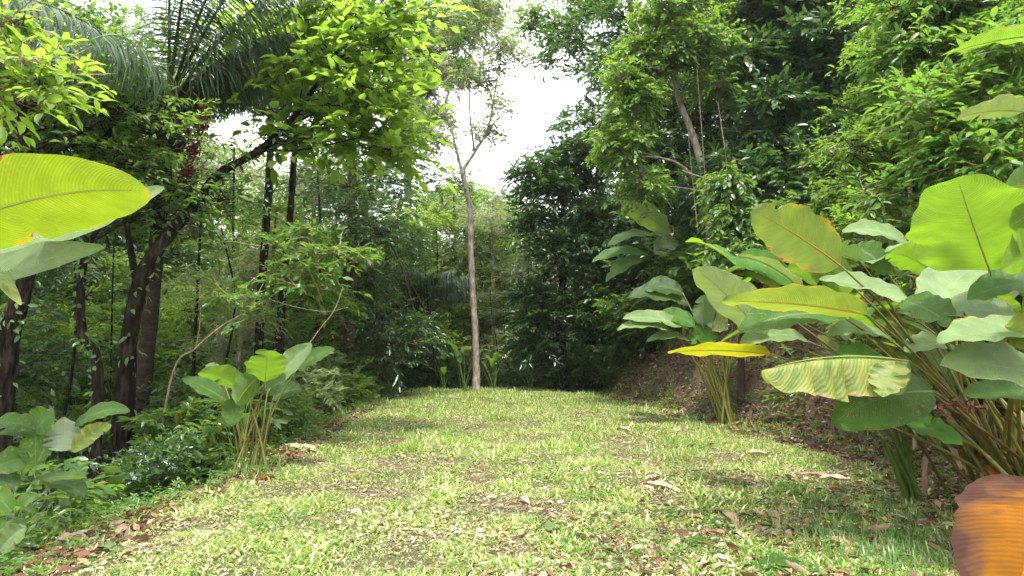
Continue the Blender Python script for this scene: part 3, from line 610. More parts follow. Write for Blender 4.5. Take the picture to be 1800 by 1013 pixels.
# --- background trees: built once, copied
def proto(seed, leaf, h, cr, n_tw, L, W, bark, t='rh', low=.28):
    g = np.random.default_rng(seed); bs = []
    for i in range(7):
        f = low + (1 - low) * (i + .3) / 7; a = i * 2.4; rr = cr * (.55 + .4 * math.sin(f * 2.6))
        bs.append((V(math.cos(a) * cr * .45, math.sin(a) * cr * .45, h * f), V(rr, rr, h * .10)))
    return bs, dict(leaf=leaf, n_tw=n_tw, L=L, W=W, bark=bark, t=t, seed=seed)
protos = []
specs = [('dark', 13, 2.6, 1500, .15, .06, 'brown'), ('mid', 14, 2.8, 1500, .14, .065, 'brown'), ('pale', 12, 2.4, 1100, .15, .06, 'pale'),
         ('dark', 11, 3.0, 1500, .18, .075, 'dark'), ('lime', 12, 2.6, 1000, .17, .08, 'brown'), ('olive', 13, 2.4, 1000, .14, .055, 'pale')]  # lime tree: sunlit brightness put into the leaf colour
first = [(610, 17.5), (560, 24), (655, 30), (1150, 20.5), (840, 36), (900, 40)]
KIND = ['dark leafy', 'mid green leafy', 'pale grey green', 'dark broad leaved', 'bright yellow green', 'olive fine leaved']
for i, s in enumerate(specs):
    bs, kw = proto(100 + i, *[s[0], s[1], s[2], s[3], s[4], s[5], s[6]], low=.12 if i in (0, 3) else .3)
    f0 = foot(*first[i])
    bs = [(c + f0, r) for c, r in bs]; h = s[1]
    t_ = tree('forest_tree', 'x', 'tree', [f0, f0 + V(.1, 0, h * .4), f0 + V(-.1, .1, h * .7), f0 + V(0, 0, h * .95)], .15, .05, bs, kw['leaf'], kw['n_tw'], .6, 13, kw['L'], kw['W'], seed=kw['seed'], per=7, bark=kw['bark'], maxn=12, group='trees of the forest behind the clearing')
    protos.append(t_)
ZL = {'L': 'on the slope left of the clearing', 'C': 'beyond the far end of the clearing', 'R': 'on the hillside right of the clearing'}
PR = []
for i, p in enumerate(protos): PR.append((p, i, *first[i]))
for i, p in enumerate([]): p['label'] = f'{KIND[i]} tree ' + ZL['R' if first[i][0] > 1020 else 'C' if first[i][1] > 26 else 'L'] + ', seen among the trunks'
place = [(150, 16.5, 1, 1.0), (50, 19, 0, 1.1), (230, 18, 0, .95), (345, 19, 2, 1.0), (270, 26, 1, 1.35), (120, 24, 5, 1.3), (480, 15, 1, .45), (560, 17, 4, .45), (420, 13.5, 2, .42), (340, 16, 4, .5), (250, 14, 1, .45), (620, 19.5, 2, .48), (130, 15, 4, .5), (70, 17, 2, .55), (530, 20, 4, .6), (660, 22, 1, .5), (10, 13, 4, .5), (190, 18, 2, .6), (300, 19, 4, .65), (450, 20, 2, .6),  # px, depth, prototype, scale
 (150, 19, 4, 1.0), (-60, 11, 0, .9), (250, 21, 2, 1.2),  (470, 26, 4, 1.2), (550, 19, 2, .75), (90, 26, 5, 1.2),
 (200, 30, 4, 1.4), (330, 30, 5, 1.3), (620, 23, 3, .75), (680, 20.8, 0, .48), (420, 34, 2, 1.5), (520, 36, 1, 1.5), (590, 34, 4, 1.1), (-180, 16, 3, 1.1), (-250, 24, 1, 1.4), (-120, 32, 4, 1.5),
 (690, 36, 4, 1.3), (765, 33, 4, 1.15), (820, 42, 2, 1.45), (880, 32, 4, 1.05), (845, 28, 4, .78), (720, 25, 4, .72), (930, 36, 1, 1.0), (795, 27, 1, .70), (865, 26, 2, .72), (740, 28, 2, .95), (640, 27, 1, .95), (845, 37, 5, 1.05), (660, 42, 2, 1.2), (905, 27, 0, .5), (980, 30, 2, .85), (1040, 40, 5, 1.2), (880, 48, 4, .9),
 (1060, 27, 3, .95), (1150, 21, 0, .55), (1200, 19, 3, .8), (1290, 20, 0, 1.1), (1250, 27, 1, 1.2), (1390, 22, 3, 1.2), (1480, 19, 0, 1.1), (1580, 17, 3, 1.0), (1560, 24, 1, 1.3), (1680, 16, 0, 1.0), (1780, 14, 1, .9), (1700, 23, 5, 1.2),
 (1880, 17, 3, 1.1), (1980, 13, 0, 1.0), (2050, 20, 1, 1.2), (1150, 34, 2, 1.2), (1340, 34, 0, 1.5), (1620, 13, 4, .5), (1730, 12.5, 3, .5)]
g = np.random.default_rng(77)
for (px, d, k, sc) in place:
    f0 = foot(px, d); zone = 'R' if px > 1020 else 'L' if px < 640 else 'C'
    dist = 'far off' if d > 29 else 'half way back' if d > 19 else 'close'
    PR.append((copy_tree(protos[k], f0, g.random() * 6.28, sc * (.94 + .12 * g.random()), 'x', 'trees of the forest behind the clearing'), k, px, d))

# thin saplings and hanging stems
PL = []
def pole(px0, py0, px1, py1, d, r, lab, bark='dark', name='thin_tree'):
    g = np.random.default_rng(int(px0 * 7 + py1)); a = foot(px0, d) if py0 is None else at(px0, py0, d); e = at(px1, py1, d)
    root = thing(name, lab, 'tree' if name == 'thin_tree' else 'vine', a, 'thin stems standing in the forest')
    b = Bag(); m1 = a + (e - a) * .35 + g.normal(0, .06, 3); m2 = a + (e - a) * .7 + g.normal(0, .08, 3)
    tube(b, [a, m1, m2, e], r, r * .5, 16, 6); link('trunk', b.move(a).mesh('stem', True), BARK[bark], root)
    b = Bag(); C = a + (e - a) * (.35 + .6 * g.random(26))[:, None] + g.normal(0, .3, (26, 3)); az = g.random(26) * 6.28
    sprigs(b, C, np.stack([np.cos(az), np.sin(az), g.random(26) * .5], 1), .45, 11, .11, .045, g, 'rh')
    for c in C[:8]: tube(b, [a + (e - a) * np.clip(np.dot(c - a, e - a) / np.dot(e - a, e - a) - .08, 0, 1), c], .008, .004, 4, 4)
    link('crown', b.move(a).mesh('sprays'), LM['mid'], root); PL.append((root, px0, d))
g = np.random.default_rng(5)
for i, (px, d, top) in enumerate([(60, 12, 300), (95, 15, 350), (115, 10.5, 420), (210, 13, 350), (345, 14, 330), (385, 11.5, 400), (425, 15, 260), (555, 16, 300), (590, 18, 350), (625, 19.5, 400),
                                  (668, 21.5, 430), (700, 22, 380), (762, 24, 400), (770, 21.2, 470), (875, 22, 480), (905, 22.5, 500), (930, 21.3, 470), (985, 20.8, 500), (1250, 18.5, 300)]):
    zone = 'left slope' if px < 640 else 'far edge' if px < 1020 else 'right side'
    pole(px, None, px + g.normal(0, 14), top, d, .022 + .02 * g.random(), f'thin dark stem rising from the {zone} of the clearing with a few leaf sprays')
for i, (px, py0, py1) in enumerate([(1225, 120, 400), (1207, 200, 410), (1262, 180, 380), (1200, 300, 420)]):
    g2 = np.random.default_rng(i); a = at(px, py0, 14.6); e = at(px + 12, py1, 14.6); b = Bag(); tube(b, [a, (a + e) / 2 + g2.normal(0, .3, 3), e + V(.1, 0, 0)], .010, .006, 16, 5)
    o = link('hanging_vine', b.move(a).mesh('hanging_vine', True), BARK['twig']); o.location = a
    o['label'] = ['long woody vine hanging across the pale trunk of the creeper covered tree', 'woody vine hanging just left of the pale trunk', 'woody vine hanging right of the pale trunk in the creeper', 'short low vine hanging at the foot of the pale trunk'][i]; o['category'] = 'vine'; o['group'] = 'vines hanging at the right'

# --- shrubs: built once, copied
def shrub(label, loc, r, h, leaf, n_tw, L, W, seed, t='rh', k=12, tl=.35, name='shrub', droop=.2, group='shrubs around the clearing'):
    g = np.random.default_rng(seed); root = thing(name, label, 'shrub', loc, group)
    b = Bag()
    for i in range(9):
        a = i * 2.4; e = V(math.cos(a) * r * .6, math.sin(a) * r * .6, h * (.6 + .35 * g.random())); tube(b, [V(0, 0, -.1), e * V(.35, .35, .6), e], .016, .005, 8, 4)
    link('stems', b.mesh('stems', True), BARK['brown'], root)
    lobes = lobes_from([(V(0, 0, h * .6), V(r, r, h * .42)), (V(r * .3, 0, h * .3), V(r, r, h * .3))], g, 8, .45)
    link('foliage', crown_bag(lobes, n_tw, tl, k, L, W, g, t, .4, droop).mesh('foliage'), LM[leaf], root); return root
SP = []
sspec = [('dark', 1.2, 2.2, 330, .13, .055), ('mid', 1.1, 2.0, 330, .11, .05), ('olive', .9, 1.5, 260, .08, .04), ('lime', .9, 1.4, 240, .11, .055), ('pale', 1.0, 1.8, 260, .12, .045), ('mid', 1.3, 2.6, 300, .19, .085)]  # lime shrub: leaf colour carries the look of sunlight
sfirst = [(700, 22), (620, 17), (520, 11.5), (640, 15.5), (860, 22.4), (1110, 18.8)]
SK = ['dark dense', 'mid green', 'olive small leaved', 'bright green', 'pale leaved', 'large leaved']
LAND = [(40, 'below the thick trunk at the left edge'), (130, 'left of the crooked black trunk'), (210, 'at the foot of the forked leaning tree'), (300, 'just right of the forked leaning tree'), (380, 'under the arching sapling'), (450, 'behind the sunlit plant on the left edge'), (520, 'below the pair of straight dark trunks'),
        (590, 'right of the pair of straight dark trunks'), (650, 'behind the plant with the white leaf'), (710, 'at the far left corner of the clearing'), (790, 'left of the slender pale trunk'), (850, 'behind the slender pale trunk'), (930, 'right of the slender pale trunk'), (1030, 'under the dark rounded tree'), (1130, 'at the foot of the bank at the far end'),
        (1220, 'near the banana plant'), (1290, 'above the second broad leaved plant'), (1400, 'below the creeper covered tree'), (1490, 'behind the tall plant with golden edged leaf'), (1580, 'above the striped dying leaf'), (1680, 'under the big upright green leaf'), (1760, 'behind the leaning stems'), (9999, 'at the right edge of the view')]
POOL = {}
def reg(o, kind, px, d):
    where = next(t for x, t in LAND if px < x); POOL.setdefault((kind, where), []).append((px, d, o))
def name_all():
    for (kind, where), L in POOL.items():
        if len(L) == 1: L[0][2]['label'] = f'{kind} {where}'; continue
        L.sort(key=lambda q: q[1]); n = len(L)
        for i, (px, d, o) in enumerate(L):
            o['label'] = f'{kind} {where}, ' + ('the nearest' if i == 0 else 'the furthest back' if i == n - 1 else 'the middle one' if n == 3 else ['', 'the second nearest', 'the third nearest', 'the fourth nearest'][min(i, 3)])
for i, s in enumerate(sspec):
    SP.append(shrub('x', foot(*sfirst[i], .05, .9), s[1], s[2], s[0], s[3], s[4], s[5], 200 + i, 'ov' if i in (3, 5) else 'rh'))
g = np.random.default_rng(91)
sh = [(690, 20, 0, .6), (655, 19, 4, .9), (600, 19, 4, 1.2), (560, 16, 4, 1.3), (520, 14, 4, 1.1), (480, 12.5, 2, .9), (530, 10.8, 1, .6), (560, 11.8, 3, .5), (500, 9.6, 2, .6), (455, 10.5, 1, .9), (395, 10.2, 0, .9), (350, 9.4, 5, .7),
      (300, 10.5, 1, 1.1), (250, 8.2, 1, .6), (190, 10, 0, 1.1), (120, 9, 2, .9), (60, 9.5, 1, 1.0), (10, 7.5, 0, .7), (-60, 7, 1, .9), (300, 7.8, 0, .5), (340, 13, 3, 1.2), (150, 13, 4, 1.4), (60, 15, 3, 1.6), (230, 16, 4, 1.6), (420, 16, 0, 1.4), (470, 18, 5, 1.3),
      (620, 21.5, 5, 1.0), (740, 22.5, 0, 1.0), (1035, 23, 0, 1.2), (1005, 24.5, 0, 1.4), (1062, 22, 1, 1.0), (1080, 24, 0, 1.4), (780, 23, 5, .9), (820, 23.5, 1, 1.1), (890, 23, 4, 1.0), (920, 22.5, 0, .9), (960, 22, 1, .9), (1000, 21, 0, .9), (1040, 19, 0, .9), (860, 26, 3, 1.5), (760, 26, 1, 1.6), (700, 26, 3, 1.7), (960, 27, 0, 1.7), (640, 24, 0, 1.6),
      (1120, 20, 5, .8), (1150, 19, 1, .9), (1190, 18.2, 4, .9), (1160, 20.5, 0, 1.4), (1230, 18, 1, 1.1), (1250, 16.6, 5, .8), (1300, 16, 5, 1.0), (1340, 15, 1, 1.0), (1400, 14, 4, 1.0), (1430, 14.5, 0, 1.3), (1200, 20, 3, 1.1), (1290, 17.5, 1, 1.2), (1470, 13, 1, .9), (1500, 12.5, 5, 1.0),
      (1520, 10.2, 4, .9), (1560, 11.5, 3, 1.0), (1600, 9.6, 2, .9), (1640, 10.8, 4, 1.1), (1680, 9.2, 3, 1.0), (1730, 10, 5, 1.1), (1770, 8.6, 1, 1.0), (1820, 9.5, 0, 1.3), (1880, 8, 1, 1.2), (1540, 14, 0, 1.5), (1660, 13, 1, 1.5), (1760, 12, 0, 1.6), (1450, 15, 0, 1.5), (1340, 16, 0, 1.4), (1250, 17, 0, 1.4), (1500, 9.3, 2, .55), (1570, 8.6, 1, .6), (1640, 8.3, 0, .7), (1720, 8.0, 1, .8), (1800, 7.6, 0, .8)]
for (px, d, k, sc) in sh:
    reg(copy_tree(SP[k], foot(px, d, .05, .6 * sc + .25), g.random() * 6.28, sc * (.9 + .2 * g.random()), 'x'), SK[k] + ' shrub', px, d)
for i, o_ in enumerate(SP): reg(o_, SK[i] + ' shrub', *sfirst[i])

# big mixed bushes that close the hillside above the broad leaved plants
tree('hillside_bush', 'sprawling bush of mixed lit leaves high on the bank at the right edge', 'shrub',
     [foot(1720, 8.5), at(1715, 330, 8.3), at(1720, 240, 8.2)], .05, .03,
     [bl(1640, 200, 7.8, 60, 40), bl(1700, 250, 7.6, 80, 50), bl(1780, 200, 7.4, 60, 60), bl(1640, 290, 7.8, 60, 30), bl(1760, 120, 7.6, 60, 50), bl(1720, 300, 7.4, 60, 30), bl(1790, 290, 7.2, 50, 40), bl(1700, 160, 7.8, 60, 30)],
     'bright', 560, .4, 10, .14, .062, 'ov', seed=61, per=8, bark='twig', limb_r=.010, droop=.2)
tree('hillside_bush', 'loose bush with yellowish new leaves in front of the dark hillside tree', 'shrub',
     [foot(1600, 8.8), at(1600, 320, 8.6), at(1610, 240, 8.4)], .03, .015,
     [bl(1590, 160, 8.2, 35, 22), bl(1600, 210, 8.2, 40, 22), bl(1570, 360, 8, 45, 35), bl(1530, 350, 8.1, 25, 18), bl(1600, 400, 7.9, 45, 35)],
     'bright', 120, .35, 9, .12, .055, 'ov', seed=62, per=6, bark='twig', limb_r=.008, droop=.15)
tree('climbing_creeper', 'glossy creeper climbing a trunk behind the tall broad leaved plant', 'vine',
     [foot(1300, 13), at(1300, 420, 13), at(1290, 280, 13.2)], .06, .04,
     [bl(1290, 390, 12.6, 32, 60), bl(1300, 440, 12.4, 40, 30), bl(1280, 320, 12.8, 30, 40)], 'mid', 330, .35, 11, .13, .07, 'ov', seed=63, per=8, bark='brown', droop=.7, limb_r=.01)

bm_v = np.array([(x, y, z) for x in (-150, 150) for y in (-12, 160) for z in (-9, 42)], float)
bm_f = np.array([(0, 1, 3, 2), (4, 6, 7, 5), (0, 4, 5, 1), (2, 3, 7, 6), (0, 2, 6, 4), (1, 5, 7, 3)])
hm, ns, ls = M_('haze'); pv = ns.new('ShaderNodeVolumePrincipled'); pv.inputs['Density'].default_value = HAZE; pv.inputs['Color'].default_value = (.9, .94, .95, 1); pv.inputs['Anisotropy'].default_value = .3
ov_ = ns.new('ShaderNodeOutputMaterial'); ls.new(pv.outputs[0], ov_.inputs['Volume'])
link('haze', mesh_np('haze', bm_v, bm_f), hm, kind='stuff', label='thin bright humid air between the trees')

# ------------------------------------------------------------------ broad leaved plants
def blade(root, base, tip, W, roll=0, under=False, arch=.08, mat='green', seed=0, cup=.24, wave=.035, q=.55, p=.85, torn=0, twist=0, rib=None, nu=40, nv=12, lab=None, ref=None):
    g = np.random.default_rng(seed + 5); base = np.array(base, float); tip = np.array(tip, float); ax = tip - base; L = np.linalg.norm(ax); a = ax / L
    vd = (CAM if ref is None else ref) - (base + tip) / 2; n0 = nrm(vd - a * np.dot(vd, a)); r = R(roll)
    n = n0 * math.cos(r) + np.cross(a, n0) * math.sin(r); n_b = n0 * math.cos(r) - np.cross(a, n0) * math.sin(r)
    if (n_b[2] > n[2]) != bool(under): n = n_b
    upn = -n if under else n
    t = np.linspace(0, 1, nu); v = np.linspace(-1, 1, nv)
    prof = np.sin(math.pi * np.clip(t, 0.002, .998) ** p) ** q
    hw = W / 2 * prof
    c = base + ax * t[:, None] + UP * (arch * L * 4 * t * (1 - t))[:, None] - UP * (arch * L * .8 * t ** 3)[:, None]
    ph = g.random(6) * 6.28
    edge = 1 + wave * 1.3 * np.sin(t[:, None] * 17 + ph[0] + np.sign(v)[None, :]) + wave * np.sin(t[:, None] * 31 + ph[1] + 2 * np.sign(v)[None, :])
    fr_ = g.normal(0, 1, (nu, 2)); fr_ = (fr_ + np.roll(fr_, 1, 0)) * .5; edge = edge * (1 + (.008 + (.012 if mat in ('yellow', 'gold', 'dying', 'brown', 'dry', 'pink') else 0)) * np.where(v[None, :] < 0, fr_[:, :1], fr_[:, 1:]) * (1.2 if mat == 'brown' else 1))
    if not torn and nu > 30 and seed % 3 == 0 and mat != 'brown': torn = 1
    if torn:
        for _ in range(torn):
            t0 = .15 + .7 * g.random(); sd_ = g.choice([-1, 1]); dd = .25 + .5 * g.random()
            edge = edge * (1 - dd * np.exp(-((t[:, None] - t0) / .022) ** 2) * (np.sign(v)[None, :] == sd_))
    tw = R(twist) * (t - .3)[:, None]
    s0 = np.cross(a, upn); vv = v[None, :] * edge * hw[:, None]
    sdir = s0[None, None, :] * np.cos(tw)[..., None] + upn[None, None, :] * np.sin(tw)[..., None]
    lift = (cup * np.abs(v)[None, :] ** 1.05 * hw[:, None] + wave * W * .9 * np.sin(t[:, None] * 14 + ph[2] + 1.5 * np.sign(v)[None, :]) * v[None, :] ** 2
            + wave * W * .5 * np.sin(t[:, None] * 33 + ph[3]) * v[None, :] ** 2)
    P = c[:, None, :] + sdir * vv[..., None] + upn[None, None, :] * lift[..., None]
    P = P.reshape(-1, 3) - root_loc(root)
    uv = np.stack(np.broadcast_arrays(t[:, None], (v[None, :] + 1) / 2), -1).reshape(-1, 2)
    i = np.arange(nu * nv).reshape(nu, nv); f = np.stack([i[:-1, :-1], i[1:, :-1], i[1:, 1:], i[:-1, 1:]], -1).reshape(-1, 4)
    if np.dot(np.cross(a, s0), upn) < 0: f = f[:, ::-1]
    o = link('leaf', mesh_np('leaf', P, f, uv, True), B_[mat], root)
    if lab: o['label'] = lab
    b = Bag(); under_off = -upn * .004
    tube(b, (c + under_off - root_loc(root))[::max(nu // 6, 1)], .0075 * min(1, L), .002, 14, 5)
    link('midrib', b.mesh('midrib', True), rib or (RIBD if mat in ('gold', 'brown', 'yellow') else RIB), o)
    return o
def root_loc(root): return np.array(root.location)
def petiole(root, a, e, r=.014, mat='olive', bow=.12, name='stem'):
    a = np.array(a, float); e = np.array(e, float); b = Bag(); L = np.linalg.norm(e - a); h = (e - a) * V(1, 1, 0)
    m1 = a + (e - a) * .4 - h * bow * .6 + UP * L * .02; m2 = a + (e - a) * .78 - h * bow * .45 + UP * L * .02
    tube(b, [a, m1, m2, e], r * 1.25, r * .35, 16, 7, .02, np.random.default_rng(int(L * 1000)))
    link(name, b.move(root_loc(root)).mesh('stem', True), STEM[mat], root)
def clump(label, basepx, group='broad leaved plants around the clearing', name='broad_leaved_plant', d=None):
    p = ground(*basepx) if d is None else foot(basepx[0], d, 0.02); return thing(name, label, 'plant', p, group), p
# rows: base px,py,depth  tip px,py,depth  width m, roll, under, material, extra
def spec(root, origin, rows, stem_mat='olive', r=.013, seed=0, spread=.12):
    g = np.random.default_rng(seed)
    for i, q in enumerate(rows):
        bx, by, bd, tx_, ty, td, W, roll, und, mat = q[:10]; kw = dict(q[10]) if len(q) > 10 else {}
        st = kw.pop('stem', True); sm = kw.pop('sm', stem_mat)
        b0 = at(bx, by, bd); blade(root, b0, at(tx_, ty, td), W, roll, und, mat=mat, seed=seed + i, **kw)
        if st:
            o = origin + V(g.normal(0, spread), g.normal(0, spread), -.05) if st is True else np.array(st)
            petiole(root, o, b0, r * (.8 + .5 * g.random()), sm)

# main plant at the right edge
rt, og = clump('tallest broad leaved plant, its many stems leaning in from the right edge of the clearing', (1795, 858))
spec(rt, og, [
 (1476, 466, 5.5, 1322, 366, 5.2, .46, 0, True, 'yellow', dict(torn=1, arch=.02, cup=.05, wave=.03)),
 (1740, 476, 5.0, 1683, 316, 4.45, .84, 8, True, 'fresh', dict(arch=-.02, cup=.10, q=.45, p=.75)),
 (1345, 592, 5.9, 1222, 468, 5.6, .40, 30, True, 'waxy', dict(arch=.03)),
 (1522, 552, 5.2, 1270, 526, 5.0, .40, 58, True, 'yellow', dict(arch=.02)),
 (1480, 556, 5.6, 1300, 574, 5.2, .38, -52, False, 'green', dict(arch=.05)),
 (1500, 505, 5.9, 1384, 462, 6.3, .44, 35, True, 'green', dict()),
 (1440, 492, 5.8, 1602, 530, 5.4, .36, -68, False, 'waxy', dict(arch=.05)),
 (1630, 548, 5.4, 1716, 462, 5.8, .46, 20, False, 'waxy', dict(arch=.02)),
 (1588, 528, 5.3, 1682, 574, 5.0, .34, -48, False, 'green', dict(arch=.04)),
 (1838, 582, 4.4, 1648, 598, 4.4, .36, -62, False, 'waxy', dict(arch=.03)),
 (1850, 668, 4.5, 1655, 636, 4.4, .38, -48, False, 'waxy', dict(arch=.04)),
 (1870, 696, 4.6, 1694, 692, 4.8, .36, -62, False, 'green', dict(arch=.02)),
 (1640, 688, 5.3, 1462, 735, 5.1, .47, -8, False, 'green', dict(arch=.06, cup=.03, wave=.012)),
 (1597, 634, 5.2, 1342, 640, 4.9, .37, -74, False, 'dying', dict(torn=6, arch=.04, wave=.05, cup=-1.5, q=.4)),
 (1572, 636, 5.0, 1552, 698, 4.9, .26, 15, False, 'dying', dict(arch=0, stem=False, torn=2, wave=.06, lab='hanging dried flap of the striped dying leaf')),
 (1352, 622, 5.6, 1174, 616, 5.5, .30, 68, True, 'gold', dict(arch=.02, cup=.05)),
 (1588, 738, 5.6, 1692, 780, 5.3, .26, -50, False, 'fresh', dict(arch=.03)),
 (1800, 196, 4.9, 1684, 203, 4.7, .26, 50, True, 'waxy', dict(arch=.03)),
 (1850, 330, 4.6, 1762, 330, 4.8, .30, 15, True, 'green', dict()),
 (1840, 395, 4.5, 1786, 352, 4.5, .24, 35, True, 'gold', dict()),
 (1870, 60, 5.6, 1655, 92, 5.4, .34, 65, True, 'green', dict(arch=.03)),
 (1568, 600, 5.8, 1455, 580, 5.6, .26, -66, False, 'waxy', dict()),
 (1690, 620, 5.9, 1590, 610, 5.7, .30, -66, False, 'waxy', dict()),
 (1790, 560, 5.0, 1640, 548, 5.2, .38, -60, False, 'waxy', dict()),
 (1850, 500, 4.8, 1700, 520, 5.0, .40, -58, False, 'green', dict()),
 (1800, 545, 4.3, 1850, 620, 4.2, .42, 20, True, 'yellow', dict()),
 (1850, 440, 4.1, 1760, 470, 4.2, .4, 50, True, 'green', dict()),
 (1420, 600, 6.0, 1300, 600, 5.8, .30, -60, False, 'waxy', dict()),
 (1560, 645, 5.6, 1470, 618, 5.6, .30, -66, False, 'fresh', dict()),
 (1640, 480, 6.3, 1560, 440, 6.2, .36, 30, True, 'fresh', dict()),
 (1560, 480, 6.6, 1500, 430, 6.6, .34, -45, False, 'green', dict()),
 (1395, 500, 6.5, 1290, 450, 6.4, .34, -45, False, 'fresh', dict()),
 (1440, 440, 6.9, 1350, 425, 6.9, .30, -55, False, 'green', dict()),
 (1600, 430, 6.9, 1480, 400, 6.9, .30, -60, False, 'waxy', dict()),
], seed=10, r=.016, spread=.17)
g = np.random.default_rng(33)
for i in range(30):
    px = g.uniform(1280, 1800); py = 610 - (px - 1280) * .12 * g.random() - g.uniform(0, 150); d = g.uniform(5.9, 7.2)
    b0 = at(px, py, d); az = g.uniform(2.2, 4.6); el = R(g.uniform(-25, 35)); L = g.uniform(.55, .85)
    tp = b0 + V(math.cos(az) * math.cos(el), math.sin(az) * math.cos(el), math.sin(el)) * L
    blade(rt, b0, tp, L * g.uniform(.36, .46), g.normal(0, 22), False, .08, str(g.choice(['waxy', 'green', 'waxy', 'fresh', 'shade', 'yellow'])), 700 + i, torn=int(g.random() < .3), nu=26, nv=8, ref=(b0 + tp) / 2 + V(0, -.8, 3))
    if i % 3 == 0: petiole(rt, og + V(g.normal(0, .3), g.normal(0, .3), -.05), b0, .018, str(g.choice(['olive', 'dark'])))
for i in range(14):   # dead leaves hanging round the stem bases
    b0 = og + V(g.normal(-.25, .35), g.normal(0, .3), g.uniform(.25, .9)); tp = b0 + V(g.normal(0, .15), g.normal(-.1, .15), -g.uniform(.25, .5))
    blade(rt, b0, tp, g.uniform(.06, .14), g.uniform(-60, 60), False, .0, str(g.choice(['dry', 'brown'])), 760 + i, cup=.9, wave=.08, torn=2, nu=14, nv=6, lab='shrivelled dead leaf hanging at the stem bases')
g = np.random.default_rng(3)
for i in range(9):   # bare and cut stems of the same plant
    e = at(1440 + 320 * g.random(), 560 + 160 * g.random(), 5.4 + .6 * g.random()); petiole(rt, og + V(g.normal(0, .2), g.normal(0, .2), -.05), e, .012 + .006 * g.random(), g.choice(['olive', 'dark']), name='bare_stem')
b = Bag(); c = at(1660, 715, 5.4)
for i in range(90):
    p0 = c + g.normal(0, 1, 3) * V(.22, .12, .06); leaves(b, p0[None], g.normal(0, 1, (1, 3)), g.normal(0, 1, (1, 3)), .07, .025, 'ov')
link('flower_bracts', b.move(root_loc(rt)).mesh('bracts'), LM['fruit'], rt, kind='stuff')

# plant in front, upright green stems
rt, og = clump('upright cluster of green stems rising beside the dark oval leaf near the right edge', (1612, 884))
for (px, py, d) in [(1535, 752, 6.0), (1556, 745, 6.0), (1568, 738, 6.05), (1580, 740, 6.1), (1545, 765, 5.9), (1592, 760, 6.2)]:
    petiole(rt, og + V(g.normal(0, .05), g.normal(0, .05), -.04), at(px, py, d), .028, 'green', .02)
spec(rt, og, [(1535, 752, 6.0, 1440, 640, 6.2, .36, -45, False, 'shade', {}), (1568, 738, 6.05, 1500, 600, 6.3, .36, 35, True, 'green', {}), (1592, 760, 6.2, 1640, 640, 6.4, .36, -40, False, 'shade', {}), (1580, 740, 6.1, 1600, 590, 6.5, .34, -50, False, 'green', {})], stem_mat='green', seed=60, spread=.05)

# second plant further along the bank
rt, og = clump('broad leaved plant with yellow green stems halfway along the right bank', (1278, 748))
D2 = float(og[1])
spec(rt, og, [
 (1210, 578, D2, 1095, 556, D2 - .3, .50, -62, False, 'waxy', dict(arch=.05)), (1180, 582, D2 - .2, 1085, 574, D2 - .4, .40, -64, False, 'waxy', {}),
 (1222, 574, D2, 1152, 550, D2 + .2, .44, -48, False, 'fresh', {}), (1235, 572, D2, 1238, 518, D2, .40, 0, True, 'fresh', dict(arch=0)),
 (1215, 600, D2, 1136, 596, D2 - .3, .34, -66, False, 'waxy', {}), (1260, 590, D2, 1205, 598, D2, .5, -40, False, 'fresh', dict(torn=2)),
 (1210, 535, D2 + .6, 1105, 515, D2 + .6, .7, -60, False, 'shade', {}), (1200, 515, D2 + .7, 1130, 505, D2 + .7, .6, -55, False, 'shade', {}),
 (1270, 560, D2, 1290, 505, D2, .5, 30, False, 'waxy', {}), (1300, 585, D2 - .2, 1350, 545, D2 - .3, .5, -50, False, 'waxy', {}), (1290, 560, D2, 1340, 520, D2, .45, -55, False, 'green', {}),
 (1255, 565, D2, 1280, 575, D2 - .4, .4, 0, False, 'dying', {})], seed=90, r=.022, spread=.1)
for i in range(9): petiole(rt, og + V(g.normal(0, .07), g.normal(0, .07), -.05), at(1215 + 60 * g.random(), 600 + 40 * g.random(), D2), .022, 'olive', .03, name='bare_stem')

# banana on the bank
rt, og = clump('banana plant with long arching leaves above the second broad leaved plant', (1205, 560), d=17.0, name='banana_plant')
b = Bag(); tube(b, [og, at(1200, 470, 17), at(1188, 425, 16.9)], .10, .05, 14, 9, .03, g); link('trunk', b.move(og).mesh('pseudostem', True), STEM['dark'], rt)
spec(rt, at(1188, 430, 16.9), [
 (1176, 413, 16.8, 1094, 357, 16.5, 0.59, 10, True, 'banana', dict(p=.9, q=.4)), (1165, 418, 16.8, 1068, 426, 16.3, 0.56, -72, False, 'waxy', dict(arch=.08, p=.95)),
 (1184, 420, 16.8, 1152, 446, 16.4, 0.56, 20, False, 'waxy', dict(arch=.04)), (1190, 412, 16.8, 1238, 466, 16.5, 0.81, 10, False, 'shade', dict(arch=.10, torn=2)),
 (1215, 400, 17, 1240, 440, 16.8, 0.35, 55, False, 'waxy', {}), (1140, 448, 16.8, 1040, 455, 16.5, 0.49, -62, False, 'banana', dict(arch=.08)),
 (1130, 455, 16.8, 1065, 490, 16.5, 0.49, -50, False, 'banana', {}), (1200, 408, 16.9, 1205, 385, 17.9, 0.56, -60, False, 'shade', {})], stem_mat='green', r=.02, seed=120, spread=.03)

